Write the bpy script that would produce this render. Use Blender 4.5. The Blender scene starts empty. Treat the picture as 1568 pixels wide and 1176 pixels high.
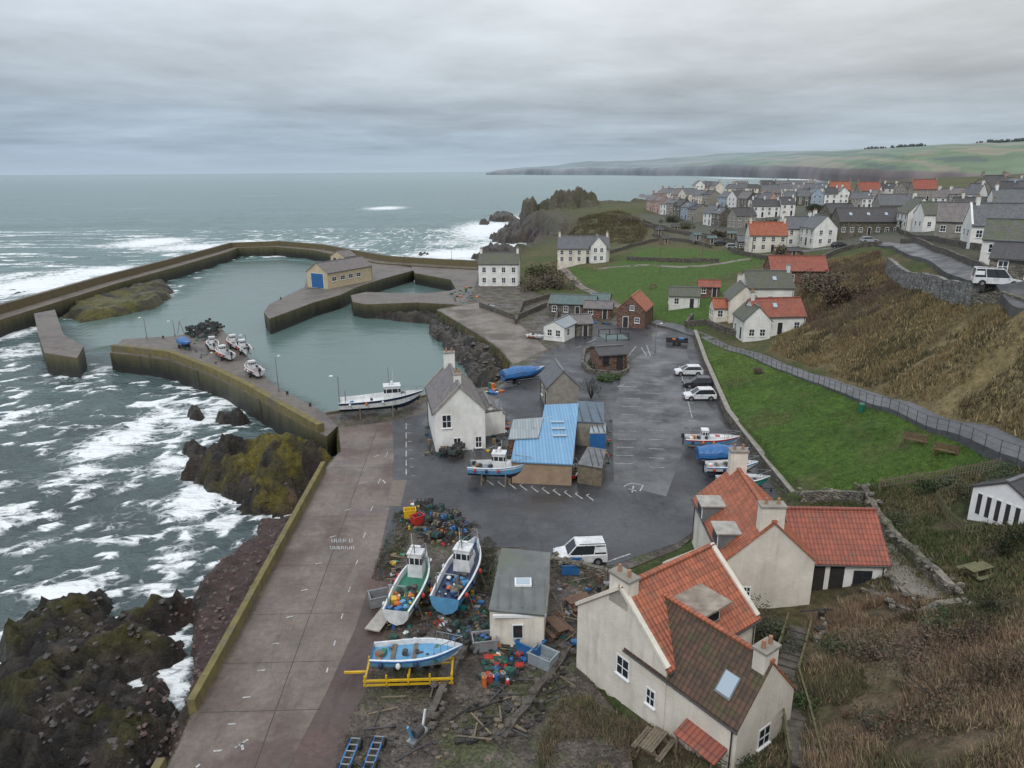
import bpy, math, random
import numpy as np
from mathutils import Vector, Matrix
random.seed(7); rng=np.random.default_rng(7)
sc=bpy.context.scene
sc.view_settings.view_transform='Standard'; sc.view_settings.look='None'; sc.view_settings.exposure=0
# ------------------------------------------------------------------ camera + survey helpers
F=1079.; PIT=math.radians(16.8); CAMH=30.
RM=Matrix.Rotation(math.radians(90)-PIT,3,'X')@Matrix.Rotation(math.radians(-0.4),3,'Z')
cd=bpy.data.cameras.new('camera'); cam=bpy.data.objects.new('camera',cd); sc.collection.objects.link(cam)
cam.matrix_world=Matrix.Translation((0,0,CAMH))@RM.to_4x4()
cd.sensor_width=36; cd.lens=36*F/1568.; cd.clip_end=80000; cd.clip_start=.5; sc.camera=cam
def ray(u,v): return RM@Vector(((u-784)/F,-(v-588)/F,-1))
def G(u,v,z=0.):
    d=ray(u,v); t=(z-CAMH)/d.z; return (d.x*t,d.y*t)
def GP(l,z=0.): return [G(a[0],a[1],z) for a in l]
SEA=-3.5
# ------------------------------------------------------------------ numpy noise
TAB=rng.random((16,256,256))
def vn(x,y,s=0):
    t=TAB[s%16]; xi=np.floor(x).astype(int); yi=np.floor(y).astype(int)
    fx=x-xi; fy=y-yi; fx=fx*fx*(3-2*fx); fy=fy*fy*(3-2*fy)
    a=t[xi%256,yi%256]; b=t[(xi+1)%256,yi%256]; c=t[xi%256,(yi+1)%256]; d=t[(xi+1)%256,(yi+1)%256]
    return (a*(1-fx)+b*fx)*(1-fy)+(c*(1-fx)+d*fx)*fy
def fbm(x,y,sc_,o=4,s=0,ridge=False):
    r=0;a=1;n=0;f=1/sc_
    for i in range(o):
        ang=i*0.9
        q=vn((x*math.cos(ang)-y*math.sin(ang))*f+i*17.3,(x*math.sin(ang)+y*math.cos(ang))*f+i*9.1,s+i)
        if ridge: q=1-abs(2*q-1)
        r=r+q*a;n+=a;a*=.5;f*=2.05
    return r/n
def sd(poly,X,Y):
    dm=np.full(X.shape,1e18); ins=np.zeros(X.shape,bool); n=len(poly)
    for i in range(n):
        x0,y0=poly[i][:2]; x1,y1=poly[(i+1)%n][:2]
        ex,ey=x1-x0,y1-y0; l=ex*ex+ey*ey+1e-12
        t=np.clip(((X-x0)*ex+(Y-y0)*ey)/l,0,1)
        dm=np.minimum(dm,(X-x0-t*ex)**2+(Y-y0-t*ey)**2)
        if abs(ey)>1e-12:
            c=((y0>Y)!=(y1>Y))&(X<ex*(Y-y0)/ey+x0); ins^=c
    d=np.sqrt(dm); return np.where(ins,-d,d)
def ss(a,b,x):
    t=np.clip((x-a)/(b-a),0,1); return t*t*(3-2*t)
# ------------------------------------------------------------------ materials
def nt(name):
    m=bpy.data.materials.new(name); m.use_nodes=True; t=m.node_tree; b=t.nodes['Principled BSDF']; return m,t,b
def c4(c): return (c[0],c[1],c[2],1)
def math_(t,op,a,b=None,c=None):
    n=t.nodes.new('ShaderNodeMath'); n.operation=op
    for i,v in enumerate((a,b,c)):
        if v is None: continue
        if isinstance(v,(int,float)): n.inputs[i].default_value=v
        else: t.links.new(v,n.inputs[i])
    return n.outputs[0]
def mixc(t,f,a,b,mode='MIX'):
    n=t.nodes.new('ShaderNodeMix'); n.data_type='RGBA'; n.blend_type=mode
    for i,v in ((0,f),(6,a),(7,b)):
        if isinstance(v,(int,float)): n.inputs[i].default_value=v
        elif isinstance(v,(tuple,list)): n.inputs[i].default_value=c4(v)
        else: t.links.new(v,n.inputs[i])
    return n.outputs[2]
def noise(t,vec,scale,detail=5,rough=.6,dist=0):
    n=t.nodes.new('ShaderNodeTexNoise'); n.inputs['Scale'].default_value=scale; n.inputs['Detail'].default_value=detail
    n.inputs['Roughness'].default_value=rough; n.inputs['Distortion'].default_value=dist
    if vec is not None: t.links.new(vec,n.inputs['Vector'])
    return n.outputs[0]
def mr(t,v,a,b,c=0,d=1):
    n=t.nodes.new('ShaderNodeMapRange'); t.links.new(v,n.inputs[0])
    for i,x in enumerate((a,b,c,d)): n.inputs[i+1].default_value=x
    return n.outputs[0]
def mapping(t,v,s,r=(0,0,0)):
    mp=t.nodes.new('ShaderNodeMapping'); mp.inputs['Scale'].default_value=s; mp.inputs['Rotation'].default_value=r; t.links.new(v,mp.inputs['Vector']); return mp.outputs[0]
def pos(t): return t.nodes.new('ShaderNodeNewGeometry').outputs['Position']
def bump(t,b,h,st,dist=.1):
    n=t.nodes.new('ShaderNodeBump'); n.inputs['Strength'].default_value=st; n.inputs['Distance'].default_value=dist
    t.links.new(h,n.inputs['Height']); t.links.new(n.outputs[0],b.inputs['Normal'])
MC={}
def M(name,c1,c2=None,scale=1.5,rough=.8,bp=.3,bs=6.,metal=0,c3=None,dist=.05,streak=0,stone=0):
    if name in MC: return MC[name]
    m,t,b=nt(name); p=pos(t); c2=c2 or tuple(x*.72 for x in c1)
    f=mr(t,noise(t,p,scale,6,.62),.35,.65)
    col=mixc(t,f,c1,c2)
    if c3: col=mixc(t,mr(t,noise(t,p,scale*.27,4),.52,.7),col,c3)
    if streak: col=mixc(t,mr(t,noise(t,mapping(t,p,(1,1,.14)),1.6,5,.65),.52,.72,0,streak),col,tuple(x*.55 for x in c2))
    if stone:
        v1=t.nodes.new('ShaderNodeTexVoronoi'); v1.inputs['Scale'].default_value=stone; v2=t.nodes.new('ShaderNodeTexVoronoi'); v2.feature='DISTANCE_TO_EDGE'; v2.inputs['Scale'].default_value=stone
        q=mapping(t,p,(1,1,1.6)); t.links.new(q,v1.inputs['Vector']); t.links.new(q,v2.inputs['Vector'])
        sx=t.nodes.new('ShaderNodeSeparateXYZ'); t.links.new(v1.outputs['Color'],sx.inputs[0])
        col=mixc(t,1.,col,mr(t,sx.outputs[0],0,1,.6,1.4),'MULTIPLY'); col=mixc(t,1.,col,mr(t,v2.outputs['Distance'],0,.08,.4,1.),'MULTIPLY')
        bump(t,b,v2.outputs['Distance'],.8,.25)
    t.links.new(col,b.inputs['Base Color']); b.inputs['Roughness'].default_value=rough; b.inputs['Metallic'].default_value=metal
    if bp and not stone: bump(t,b,noise(t,p,bs,4),bp,dist)
    MC[name]=m; return m
def roofmat(name,c1,c2,px=.3,pz=.28,bp=.6,moss=None,rough=.75,mossamt=.5,corr=False):
    m,t,b=nt(name); tc=t.nodes.new('ShaderNodeTexCoord'); s=t.nodes.new('ShaderNodeSeparateXYZ'); t.links.new(tc.outputs['Object'],s.inputs[0])
    x=math_(t,'DIVIDE',s.outputs[0],px); z=math_(t,'DIVIDE',s.outputs[2],pz)
    hx=math_(t,'ABSOLUTE',math_(t,'SINE',math_(t,'MULTIPLY',x,math.pi)))
    hz_=math_(t,'FRACT',z)
    cb=t.nodes.new('ShaderNodeCombineXYZ'); t.links.new(math_(t,'FLOOR',x),cb.inputs[0]); t.links.new(math_(t,'FLOOR',z),cb.inputs[1])
    w=t.nodes.new('ShaderNodeTexWhiteNoise'); w.noise_dimensions='3D'; t.links.new(cb.outputs[0],w.inputs['Vector'])
    p=pos(t); f=math_(t,'ADD',math_(t,'MULTIPLY',w.outputs['Value'],.55),math_(t,'MULTIPLY',noise(t,p,.7,5),.6))
    col=mixc(t,mr(t,f,.25,.85),c1,c2)
    if moss: col=mixc(t,mr(t,noise(t,p,1.1,6,.7),1-mossamt,1-mossamt+.12),col,moss)
    groove_shade=mr(t,hx,0,.3,.5,1.) if not corr else mr(t,hx,0,1,.8,1.)  # shade painted into tile grooves and corrugation troughs
    col=mixc(t,1.,col,groove_shade,'MULTIPLY')
    if not corr: col=mixc(t,1.,col,mr(t,hz_,0,.2,.6,1.),'MULTIPLY')  # shade of each tile course painted as a darker band
    t.links.new(col,b.inputs['Base Color']); b.inputs['Roughness'].default_value=rough
    h=math_(t,'ADD',hx,math_(t,'MULTIPLY',hz_,0 if corr else -.9)); bump(t,b,h,bp,.06)
    return m
WHITE=M('white_harling',(.80,.795,.76),(.66,.65,.61),.8,.9,.4,9,c3=(.58,.57,.52),streak=.35)
CREAM=M('cream_harling',(.74,.69,.60),(.60,.55,.47),.7,.9,.5,7,c3=(.52,.48,.41),streak=.45)
BRICK=M('red_sandstone',(.22,.12,.085),(.13,.085,.065),2,.9,.5,5,stone=2.6)
STONE=M('rubble_stone',(.21,.19,.155),(.10,.09,.075),1.2,.95,.9,3,c3=(.12,.12,.07),stone=2.6)
PALESTONE=M('pale_stone',(.30,.28,.24),(.20,.185,.16),1.5,.9,.5,4)
YELLOWST=M('lifeboat_station_render',(.52,.44,.30),(.42,.35,.23),1,.9,.2,4)
TRIM=M('white_paint',(.8,.8,.8),(.72,.72,.72),3,.4,0)
GLASS,_t,_b=nt('window_glass'); _b.inputs['Base Color'].default_value=(.025,.03,.035,1); _b.inputs['Roughness'].default_value=.08
DARKW=M('dark_timber',(.035,.032,.03),(.02,.018,.017),3,.7,.2)
WOOD=M('weathered_wood',(.20,.16,.11),(.11,.09,.065),3,.85,.3,12)
WOODG=M('mossy_wood',(.15,.145,.07),(.10,.09,.05),3,.85,.3,12)
CLAY=M('clay_pot',(.36,.2,.12),(.26,.14,.09),3,.8,.1)
METAL=M('galvanised_metal',(.35,.36,.37),(.25,.26,.27),3,.4,.1,metal=.6)
BLACK=M('black_rubber',(.02,.02,.022),(.012,.012,.013),3,.7,0)
STEELD=M('dark_steel',(.06,.06,.065),(.04,.035,.03),3,.5,.1)
LEAD=M('lead_grey',(.16,.17,.18),(.11,.115,.12),1.2,.55,.15)
PAN=roofmat('orange_pantiles',(.42,.125,.06),(.26,.08,.043),.28,.26,.9,(.16,.10,.065),.6,.44)
PANRED=roofmat('red_pantiles',(.35,.10,.06),(.235,.072,.05),.28,.26,.9,(.15,.10,.07),.6,.44)
PANMOSS=roofmat('mossy_pantiles',(.12,.065,.042),(.06,.042,.03),.28,.26,.9,(.075,.068,.03),.8,.48)
SLATE=roofmat('grey_slate',(.13,.135,.145),(.08,.085,.095),.3,.2,.3,(.10,.10,.075),.45,.45)
SLATEP=roofmat('purple_slate',(.19,.165,.165),(.12,.11,.115),.3,.2,.4,(.2,.17,.14),.6,.5)
SLATED=roofmat('dark_slate',(.065,.06,.065),(.042,.042,.045),.3,.2,.3,(.07,.055,.04),.45,.45)
SLATEG=roofmat('mossy_slate',(.11,.112,.095),(.075,.078,.065),.3,.2,.3,(.09,.10,.045),.6,.52)
BLUET=roofmat('blue_corrugated_sheet',(.17,.36,.56),(.13,.29,.47),.35,3,.8,(.27,.40,.50),.4,.42,True)
GREYT=roofmat('grey_corrugated_sheet',(.34,.38,.40),(.24,.28,.30),.3,3,.8,(.20,.2,.19),.5,.42,True)
TEALT=roofmat('teal_felt_roof',(.10,.15,.15),(.08,.12,.12),.6,3,.3,(.13,.15,.12),.6,.5,True)
PAINT={}
def paint(n,c,r=.35):
    if n not in PAINT: PAINT[n]=M(n+'_paint',c,tuple(x*.75 for x in c),2.5,r,.05,c3=tuple(x*.6+.03 for x in c))
    return PAINT[n]
pW=paint('boat_white',(.74,.75,.75)); pB=paint('blue',(.03,.14,.36)); pLB=paint('light_blue',(.12,.33,.55)); pN=paint('navy',(.015,.03,.08))
pR=paint('red',(.45,.04,.03)); pG=paint('green',(.02,.16,.10)); pO=paint('orange',(.6,.16,.03)); pY=paint('yellow',(.68,.42,.02)); pK=paint('black',(.02,.02,.02)); pGr=paint('grey',(.25,.26,.27)); pT=paint('turquoise',(.03,.3,.3))
# ------------------------------------------------------------------ mesh builder
class MB:
    def __init__(s,name): s.name=name; s.g={}
    def add(s,part,mat,vs,fs):
        V,Fc=s.g.setdefault((part,mat.name),([],[])); o=len(V); V.extend([tuple(v) for v in vs]); Fc.extend([tuple(i+o for i in f) for f in fs])
    def box(s,part,mat,c,d,rz=0,tx=1,ty=1,rx=0,ry=0):
        R=Matrix.Rotation(rz,3,'Z')@Matrix.Rotation(ry,3,'Y')@Matrix.Rotation(rx,3,'X'); vs=[]
        for z in (-.5,.5):
            kx,ky=(tx,ty) if z>0 else (1,1)
            for x,y in ((-.5,-.5),(.5,-.5),(.5,.5),(-.5,.5)):
                vs.append(R@Vector((x*d[0]*kx,y*d[1]*ky,z*d[2]))+Vector(c))
        s.add(part,mat,vs,[(0,3,2,1),(4,5,6,7),(0,1,5,4),(1,2,6,5),(2,3,7,6),(3,0,4,7)])
    def cyl(s,part,mat,p0,p1,r0,r1=None,n=8):
        r1=r0 if r1 is None else r1; p0=Vector(p0);p1=Vector(p1); a=(p1-p0).normalized()
        q=a.orthogonal().normalized(); w=a.cross(q); vs=[]
        for p,r in ((p0,r0),(p1,r1)):
            for i in range(n):
                t=2*math.pi*i/n; vs.append(p+q*math.cos(t)*r+w*math.sin(t)*r)
        s.add(part,mat,vs,[(i,(i+1)%n,n+(i+1)%n,n+i) for i in range(n)]+[tuple(range(n-1,-1,-1)),tuple(range(n,2*n))])
    def ball(s,part,mat,c,r,n=8,m=5,sz=1,jit=0):
        vs=[(c[0],c[1],c[2]-r*sz)]
        for j in range(1,m):
            a=math.pi*j/m
            for i in range(n):
                k=r*(1+random.uniform(-jit,jit)); t=2*math.pi*i/n; vs.append((c[0]+k*math.sin(a)*math.cos(t),c[1]+k*math.sin(a)*math.sin(t),c[2]-k*sz*math.cos(a)))
        vs.append((c[0],c[1],c[2]+r*sz)); fs=[]
        for i in range(n): fs.append((0,1+(i+1)%n,1+i)); fs.append((len(vs)-1,1+(m-2)*n+i,1+(m-2)*n+(i+1)%n))
        for j in range(m-2):
            for i in range(n): a=1+j*n+i;b=1+j*n+(i+1)%n; fs.append((a,b,b+n,a+n))
        s.add(part,mat,vs,fs)
    def build(s,loc=(0,0,0),rot=0,single=False):
        if single:
            me=bpy.data.meshes.new(s.name); V=[];Fc=[];mi=[];mats=[]
            for (p,mn),(v,f) in s.g.items():
                if mn not in mats: mats.append(mn); me.materials.append(bpy.data.materials[mn])
                o=len(V); V+=v; Fc+=[tuple(i+o for i in q) for q in f]; mi+=[mats.index(mn)]*len(f)
            me.from_pydata(V,[],Fc); me.polygons.foreach_set('material_index',mi); me.update()
            ob=bpy.data.objects.new(s.name,me); sc.collection.objects.link(ob); ob.location=loc; ob.rotation_euler[2]=rot; return ob
        e=bpy.data.objects.new(s.name,None); e.empty_display_size=.5; sc.collection.objects.link(e); e.location=loc; e.rotation_euler[2]=rot
        parts={}
        for (p,mn),vf in s.g.items(): parts.setdefault(p,[]).append((mn,vf))
        for p,l in parts.items():
            me=bpy.data.meshes.new(p); V=[];Fc=[];mi=[]
            for k,(mn,(v,f)) in enumerate(l):
                me.materials.append(bpy.data.materials[mn]); o=len(V); V+=v; Fc+=[tuple(i+o for i in q) for q in f]; mi+=[k]*len(f)
            me.from_pydata(V,[],Fc); me.polygons.foreach_set('material_index',mi); me.update()
            ob=bpy.data.objects.new(p,me); sc.collection.objects.link(ob); ob.parent=e
        return e
from mathutils.geometry import tessellate_polygon
def prism(name,poly,zt,zb,mat,matside=None):
    if sum(poly[i][0]*poly[(i+1)%len(poly)][1]-poly[(i+1)%len(poly)][0]*poly[i][1] for i in range(len(poly)))<0: poly=poly[::-1]
    b=MB(name); n=len(poly)
    tr=tessellate_polygon([[Vector((p[0],p[1],0)) for p in poly]])
    vs=[(p[0],p[1],zt) for p in poly]; ft=[]
    for t in tr:
        a,c,d=[Vector(vs[i]) for i in t]
        ft.append(tuple(t) if (c-a).cross(d-a).z>0 else (t[0],t[2],t[1]))
    b.add('top',mat,vs,ft)
    if zb is not None: b.add('side',matside or mat,vs+[(p[0],p[1],zb) for p in poly],[(n+i,n+(i+1)%n,(i+1)%n,i) for i in range(n)])
    return b.build(single=True)
def offset(line,w):
    out=[]
    for i,p in enumerate(line):
        a=Vector(line[max(0,i-1)][:2]); c=Vector(line[min(len(line)-1,i+1)][:2]); d=(c-a).normalized(); out.append((p[0]-d.y*w,p[1]+d.x*w))
    return out
# ------------------------------------------------------------------ TERRAIN
FPX=[(150,1400),(255,1176),(293,1095),(497,715),(522,690),(517,652),(497,632),(530,627),(660,603),(748,592),(778,575),(782,556),(765,535),(738,516),(712,500),(668,474),(706,466),(725,445),(735,412),(790,432),(830,452),(870,462),(920,480),(985,490),(1062,512),(1078,560),(1112,640),(1172,720),(1215,775),(1100,790),(1040,840),(940,880),(870,1000),(960,1110),(1000,1400)]
FW=GP(FPX)
CP=[(293,1095,0),(497,715,0),(517,652,0),(660,603,0),(760,560,0),(720,500,0),(735,440,0),(700,700,0),(900,760,0),(500,1000,0),(700,1000,0),(850,560,0),(1000,560,0),
(860,1100,.1),(930,1150,.3),(980,1300,.5),(300,1300,0),(790,425,.3),(850,440,.8),(920,470,.4),(985,490,.2),(1062,512,.4),
(1085,520,.9),(1120,600,1.),(1140,640,1.2),(1195,720,1.4),(1230,770,1.8),(1060,512,.8),(1150,540,2),(1250,580,4),(1350,620,6),(1450,655,7.5),(1568,700,9),
(1300,650,5),(1200,650,2.7),(1280,730,3.2),(1400,680,6.3),(1345,745,4),(1430,760,4.2),(1530,805,5),(1500,740,6.3),
(1345,850,2.3),(1440,900,3.5),(1500,870,4.4),(1568,870,5.6),(1330,920,1.8),(1400,1000,4),(1250,960,1.3),(1200,1100,1.5),(1300,1170,4.5),(1500,1100,7),(1560,1170,8.5),(1560,1000,6.5),(1130,1160,.8),(1300,1050,3),(1180,1000,1.1),(1240,900,1.0),(1100,930,.9),(1080,800,.6),(1240,790,1.2),(1568,1400,12),(1200,1400,5),
(1480,470,14),(1560,500,14.5),(1500,600,10),(1560,620,11.3),(1400,550,8.7),(1350,480,10),(1280,440,9),(1230,500,3.5),(1300,540,5.6),(1360,418,12.3),(1290,385,11),(1523,438,17),(1440,395,15.2),(1568,470,17.5),(1568,420,18),(1370,378,14),(1250,376,9.2),(1200,435,6),(1175,388,8.3),
(1160,522,1.3),(1130,495,2.2),(1047,472,2.5),(1085,455,3.4),(1215,490,3.5),(1230,470,5),
(1000,460,2),(1040,430,4),(1100,415,5.6),(1150,402,7),(960,410,4.4),(900,420,2.8),(870,440,1),(1050,395,6.4),(985,380,5.8),(940,404,4.4),(890,404,4.2),(850,415,1.5),(830,430,.6),
(1130,355,7.5),(1000,325,11),(940,320,12.5),(905,335,10),(1000,345,8),(1100,310,12),(1200,300,14),(1300,330,12),(1400,340,14.5),(1400,375,15),(1550,360,18),(1500,310,18),(1568,300,20),(1200,350,9.5),(870,360,4),(880,385,3.8)]
pts=[(*G(u,v,z),z) for u,v,z in CP]
pts+=[(20,385,10),(40,395,14),(60,405,12),(100,470,13),(150,520,14),(220,560,16),(300,480,17),(420,600,22),(450,300,22),(300,100,24),(120,40,22),(500,0,30),(60,10,14),(40,0,12),(1000,800,45),(1000,0,45),(-20,-30,0),(800,500,35),(70,25,17)]
pts=np.array(pts); PX,PY,PZ=pts.T
D=np.hypot(PX[:,None]-PX,PY[:,None]-PY); A=np.zeros((len(PX)+3,)*2); A[:len(PX),:len(PX)]=D+np.eye(len(PX))*-.6
A[:len(PX),-3]=1;A[:len(PX),-2]=PX;A[:len(PX),-1]=PY;A[-3:,:len(PX)]=A[:len(PX),-3:].T
W_=np.linalg.solve(A,np.r_[PZ,0,0,0])
def rbf(X,Y):
    out=np.zeros(X.size); x=X.ravel();y=Y.ravel()
    for i in range(0,x.size,20000):
        s=slice(i,i+20000); out[s]=np.hypot(x[s,None]-PX,y[s,None]-PY)@W_[:-3]+W_[-3]+W_[-2]*x[s]+W_[-1]*y[s]
    return out.reshape(X.shape)
LAND=GP(FPX[:16])+GP([(706,466),(725,445),(735,412)])+GP([(790,398),(822,385),(805,376)],SEA)+[(8,345),(-2,372),(4,395),(10,420),(30,440),(55,425),(75,450),(120,520),(200,590),(400,660),(1300,900),(1300,-60),(-30,-60),(-30,10)]
def ax(*seg):
    o=[]
    for a,b,s in seg: o+=list(np.arange(a,b,s))
    return o
def geo(a,b,r,s0):
    o=[a];s=s0
    while o[-1]<b: o.append(o[-1]+s); s*=r
    return o
ys=np.array([-60,-30,-10,0,8]+ax((12,30,.5),(30,92,.28),(92,130,.6),(130,220,1.2),(220,300,1.6),(300,440,2.0),(440,640,4))+geo(640,45000,1.25,8))
xr=geo(300,45000,1.3,8); xl=[-x for x in geo(140,45000,1.3,5)][::-1]
xs=np.array(xl[:-1]+ax((-140,-50,1.2),(-50,-8,.28),(-8,60,.45),(60,130,1.1),(130,300,3.))+xr)
X,Y=np.meshgrid(xs,ys)
H0=rbf(X,Y); dL=sd(LAND,X,Y); sF=sd(FW,X,Y)
H0=np.clip(H0,-1,60)+(fbm(X,Y,25,4,2)-.5)*1.2*ss(5,30,sF)+(fbm(X,Y,3,3,5)-.5)*.45*ss(0,4,sF)
wc=4+10*ss(230,330,Y)
k=ss(0,1,(-dL)/wc+.15)
H=-9+(H0+9)*k
cl=(1-ss(0,1,-dL/(wc*2.2)))*ss(200,260,Y)*(dL<12)
H+=cl*(fbm(X,Y,14,5,3,True)-.45)*9
rock=np.clip(cl,0,1)
def rocky(px,top,amp,zz=SEA,edge=3.,sc_=6,seed=1,wob=3.,ledge=.6):
    global H,rock
    P=[G(a,b,zz) for a,b in px]; xx=[p[0] for p in P]; yy=[p[1] for p in P]
    i0,i1=np.searchsorted(xs,[min(xx)-8,max(xx)+8]); j0,j1=np.searchsorted(ys,[min(yy)-8,max(yy)+8]); S=(slice(j0,j1),slice(i0,i1)); x=X[S];y=Y[S]
    m=sd(P,x,y)+(fbm(x,y,5,4,seed+4)-.5)*wob
    base=-7+(top+7)*(1-ss(-edge,edge*.3,m)); r=fbm(x,y,sc_,6,seed,True)
    r2=fbm(x+y*.4,y*2.2,sc_*.4,5,seed+3,True); r3=fbm(x*1.6+y,y-x*.3,1.3,3,seed+6,True)
    hh=base+(r-.55)*amp*2.2+(r2-.5)*amp*.9+(r3-.5)*.6*min(amp,1.2)
    if ledge:
        st=.75; q=(hh+.25*x)/st; fl=np.floor(q); fr=q-fl; hh=hh*(1-ledge)+ledge*((fl+ss(.55,1,fr))*st-.25*x)
    on=(m<edge*.5)&(hh>H[S]); H[S]=np.where(on,hh,H[S]); rock[S]=np.maximum(rock[S],np.where((m<edge*.4)&on,1,0)); return P
R6=rocky([(440,800),(478,770),(520,735),(540,720),(530,760),(400,1010),(360,1180),(340,1320),(215,1320),(235,1180),(262,1060),(290,900),(350,855),(390,805)],-2.2,.5,seed=2,edge=1.5,wob=2,ledge=0)
R1=rocky([(-60,1080),(-20,975),(60,925),(120,903),(180,903),(215,935),(270,915),(345,860),(385,830),(380,900),(330,960),(310,1080),(265,1176),(230,1300),(-150,1300)],-2.3,1.8,seed=1,sc_=5)
R2=rocky([(255,728),(300,702),(335,688),(390,678),(470,680),(540,700),(535,745),(492,778),(435,812),(365,800),(322,775),(262,755)],-1.5,1.7,seed=5,edge=4.5,sc_=4.5,wob=4)
R2b=rocky([(318,722),(350,697),(400,676),(470,668),(530,684),(522,716),(460,760),(385,762),(335,745)],.9,1.5,zz=-1.2,seed=7,edge=6.,sc_=4,wob=4,ledge=.45)
R3=rocky([(80,474),(130,456),(180,446),(225,438),(262,436),(282,449),(262,464),(200,484),(120,498),(88,495)],-1.9,1.5,seed=9,edge=4,ledge=.3,sc_=7,wob=7)
R4=rocky([(530,472),(600,472),(705,474),(720,489),(690,500),(640,496),(560,488)],-2.3,.9,seed=3,edge=3,ledge=.3,wob=5)
R5=rocky([(640,508),(668,470),(720,500),(770,535),(790,575),(748,612),(715,590),(690,556),(662,528)],-2.1,.9,seed=4,edge=2.5,ledge=.2,wob=5,sc_=4)
R5b=rocky([(655,482),(690,486),(740,515),(775,540),(785,575),(750,598),(728,575),(706,540),(680,512)],-.9,1.3,zz=-1,seed=8,edge=4.,ledge=.3,wob=4,sc_=3.5)
for (u,v,a,b,tp) in [(232,663,16,10,-2.4),(193,650,22,7,-2.9),(122,732,22,8,-3.),(300,640,26,14,-2.4),(325,622,18,10,-2.4),(25,448,30,8,-2.6),(270,392,18,3,-2.5),(355,648,40,12,-2.0),(300,700,40,14,-2.4),(10,985,35,28,-1.8),(770,337,25,5,0),(742,343,12,3,-1),(800,356,35,9,1),(650,390,14,2,-2.6),(780,368,36,8,0),(765,388,42,7,-1.5),(740,399,30,5,-2),(812,332,20,6,3),(835,375,30,12,2),(310,612,10,6,-2.8)]:
    rocky([(u-a,v),(u-a*.5,v-b),(u+a*.6,v-b*.9),(u+a,v+b*.2),(u+a*.3,v+b),(u-a*.6,v+b*.7)],tp,.9 if v>420 else 2.2,seed=int(u)%9,edge=2 if v>500 else 6,wob=2 if v>500 else 7)
def stack(u,t,r,top,seed):
    global H,rock
    d=ray(u,300); x0,y0=d.x*t/abs(d.y)*1.0,t
    q=np.hypot((X-x0)/1.0,(Y-y0)/1.5)+(fbm(X,Y,12,4,seed)-.5)*r*1.1
    hh=-8+(top+8)*(1-ss(r*.25,r,q))+(fbm(X,Y,8,5,seed,True)-.5)*9
    H=np.where(hh>H,hh,H); rock=np.maximum(rock,np.where(hh>=H-.01,1-ss(r*.9,r*1.1,q),0))
stack(872,385,17,19,4); stack(855,380,16,13,9); stack(838,372,13,8,2); stack(808,388,9,14,6); stack(897,370,18,12,8); stack(823,365,16,4,3)
H=np.where(sF<.25,-.25,H); rock=np.where(sF<.3,0,rock)
def hz(x,y):
    x=np.asarray(x,float);y=np.asarray(y,float)
    i=np.clip(np.searchsorted(xs,x)-1,0,len(xs)-2); j=np.clip(np.searchsorted(ys,y)-1,0,len(ys)-2)
    fx=(x-xs[i])/(xs[i+1]-xs[i]); fy=(y-ys[j])/(ys[j+1]-ys[j])
    return (H[j,i]*(1-fx)+H[j,i+1]*fx)*(1-fy)+(H[j+1,i]*(1-fx)+H[j+1,i+1]*fx)*fy
TT=np.r_[np.arange(6,200,.2),np.arange(200,900,1)]
def HIT(u,v):
    d=ray(u,v); h=np.maximum(hz(d.x*TT,d.y*TT),SEA); z=CAMH+d.z*TT
    k=int(np.argmax(z<h+.05))
    if k==0 and not z[0]<h[0]+.05: k=len(TT)-1
    t=TT[k]; x,y=d.x*t,d.y*t; return (x,y,float(max(hz(x,y),SEA)))
def gz(x,y):
    z=float(hz(x,y)); return 0. if -.3<z<-.2 else z
def HP(l): return [HIT(*a) for a in l]
C=np.zeros(X.shape+(3,))
def lay(mask,c):
    global C
    C=C*(1-mask[...,None])+np.array(c)*mask[...,None]
n1=fbm(X,Y,9,5,1); n2=fbm(X,Y,2.2,4,6)
C[:]=(.125,.11,.05); lay(ss(.45,.6,n1),(.07,.095,.028)); lay(ss(.5,.62,n2)*.5,(.085,.065,.04))
def pm(px,w=1.5,wob=2.): return 1-ss(-w,w,sd(HP(px),X,Y)+(n1-.5)*wob)
far=ss(200,280,Y)*(1-rock); lay(far*.6,(.085,.095,.045)); 
LAWN=[(1076,520),(1110,525),(1200,560),(1300,598),(1400,640),(1500,680),(1560,705),(1520,712),(1345,742),(1300,765),(1222,768),(1180,715),(1120,630),(1088,560)]
BROWN=[(1210,480),(1260,400),(1340,385),(1365,420),(1470,462),(1568,470),(1620,480),(1700,720),(1568,680),(1450,632),(1350,600),(1250,563),(1180,538)]
lay(pm(BROWN,1.5,3),(.20,.15,.07)); lay(pm([(1215,490),(1255,410),(1345,385),(1370,430),(1420,480),(1350,520),(1280,530)],3,6)*.8,(.13,.09,.065))
lay(pm([(1400,560),(1470,475),(1568,480),(1700,500),(1700,700),(1540,660),(1430,610)],3,5)*.75,(.29,.23,.11))
lay(pm(BROWN,1.5,3)*ss(.52,.66,n2)*.6,(.26,.21,.11)); lay(pm(BROWN,1.5,3)*ss(.56,.66,n1)*.5,(.09,.085,.04))
lay(pm(LAWN,.5,1),(.08,.15,.022)); lay(pm(LAWN,.5,1)*ss(.5,.7,n1)*.35,(.12,.17,.035)); lay(pm(LAWN,.5,1)*ss(.52,.66,n2)*.55,(.05,.10,.018)); lay(pm(LAWN,.5,1)*ss(.6,.7,fbm(X,Y,5,4,12))*.5,(.12,.11,.05))
lay(pm([(925,415),(985,380),(1060,372),(1110,385),(1190,392),(1150,412),(1060,432),(1000,475),(985,485),(960,470),(900,440),(880,425),(860,412)],3,5),(.07,.125,.026))
lay(pm([(985,478),(1045,440),(1110,430),(1130,452),(1090,500),(1060,505),(1000,490)],2,3),(.07,.13,.024))
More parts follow.
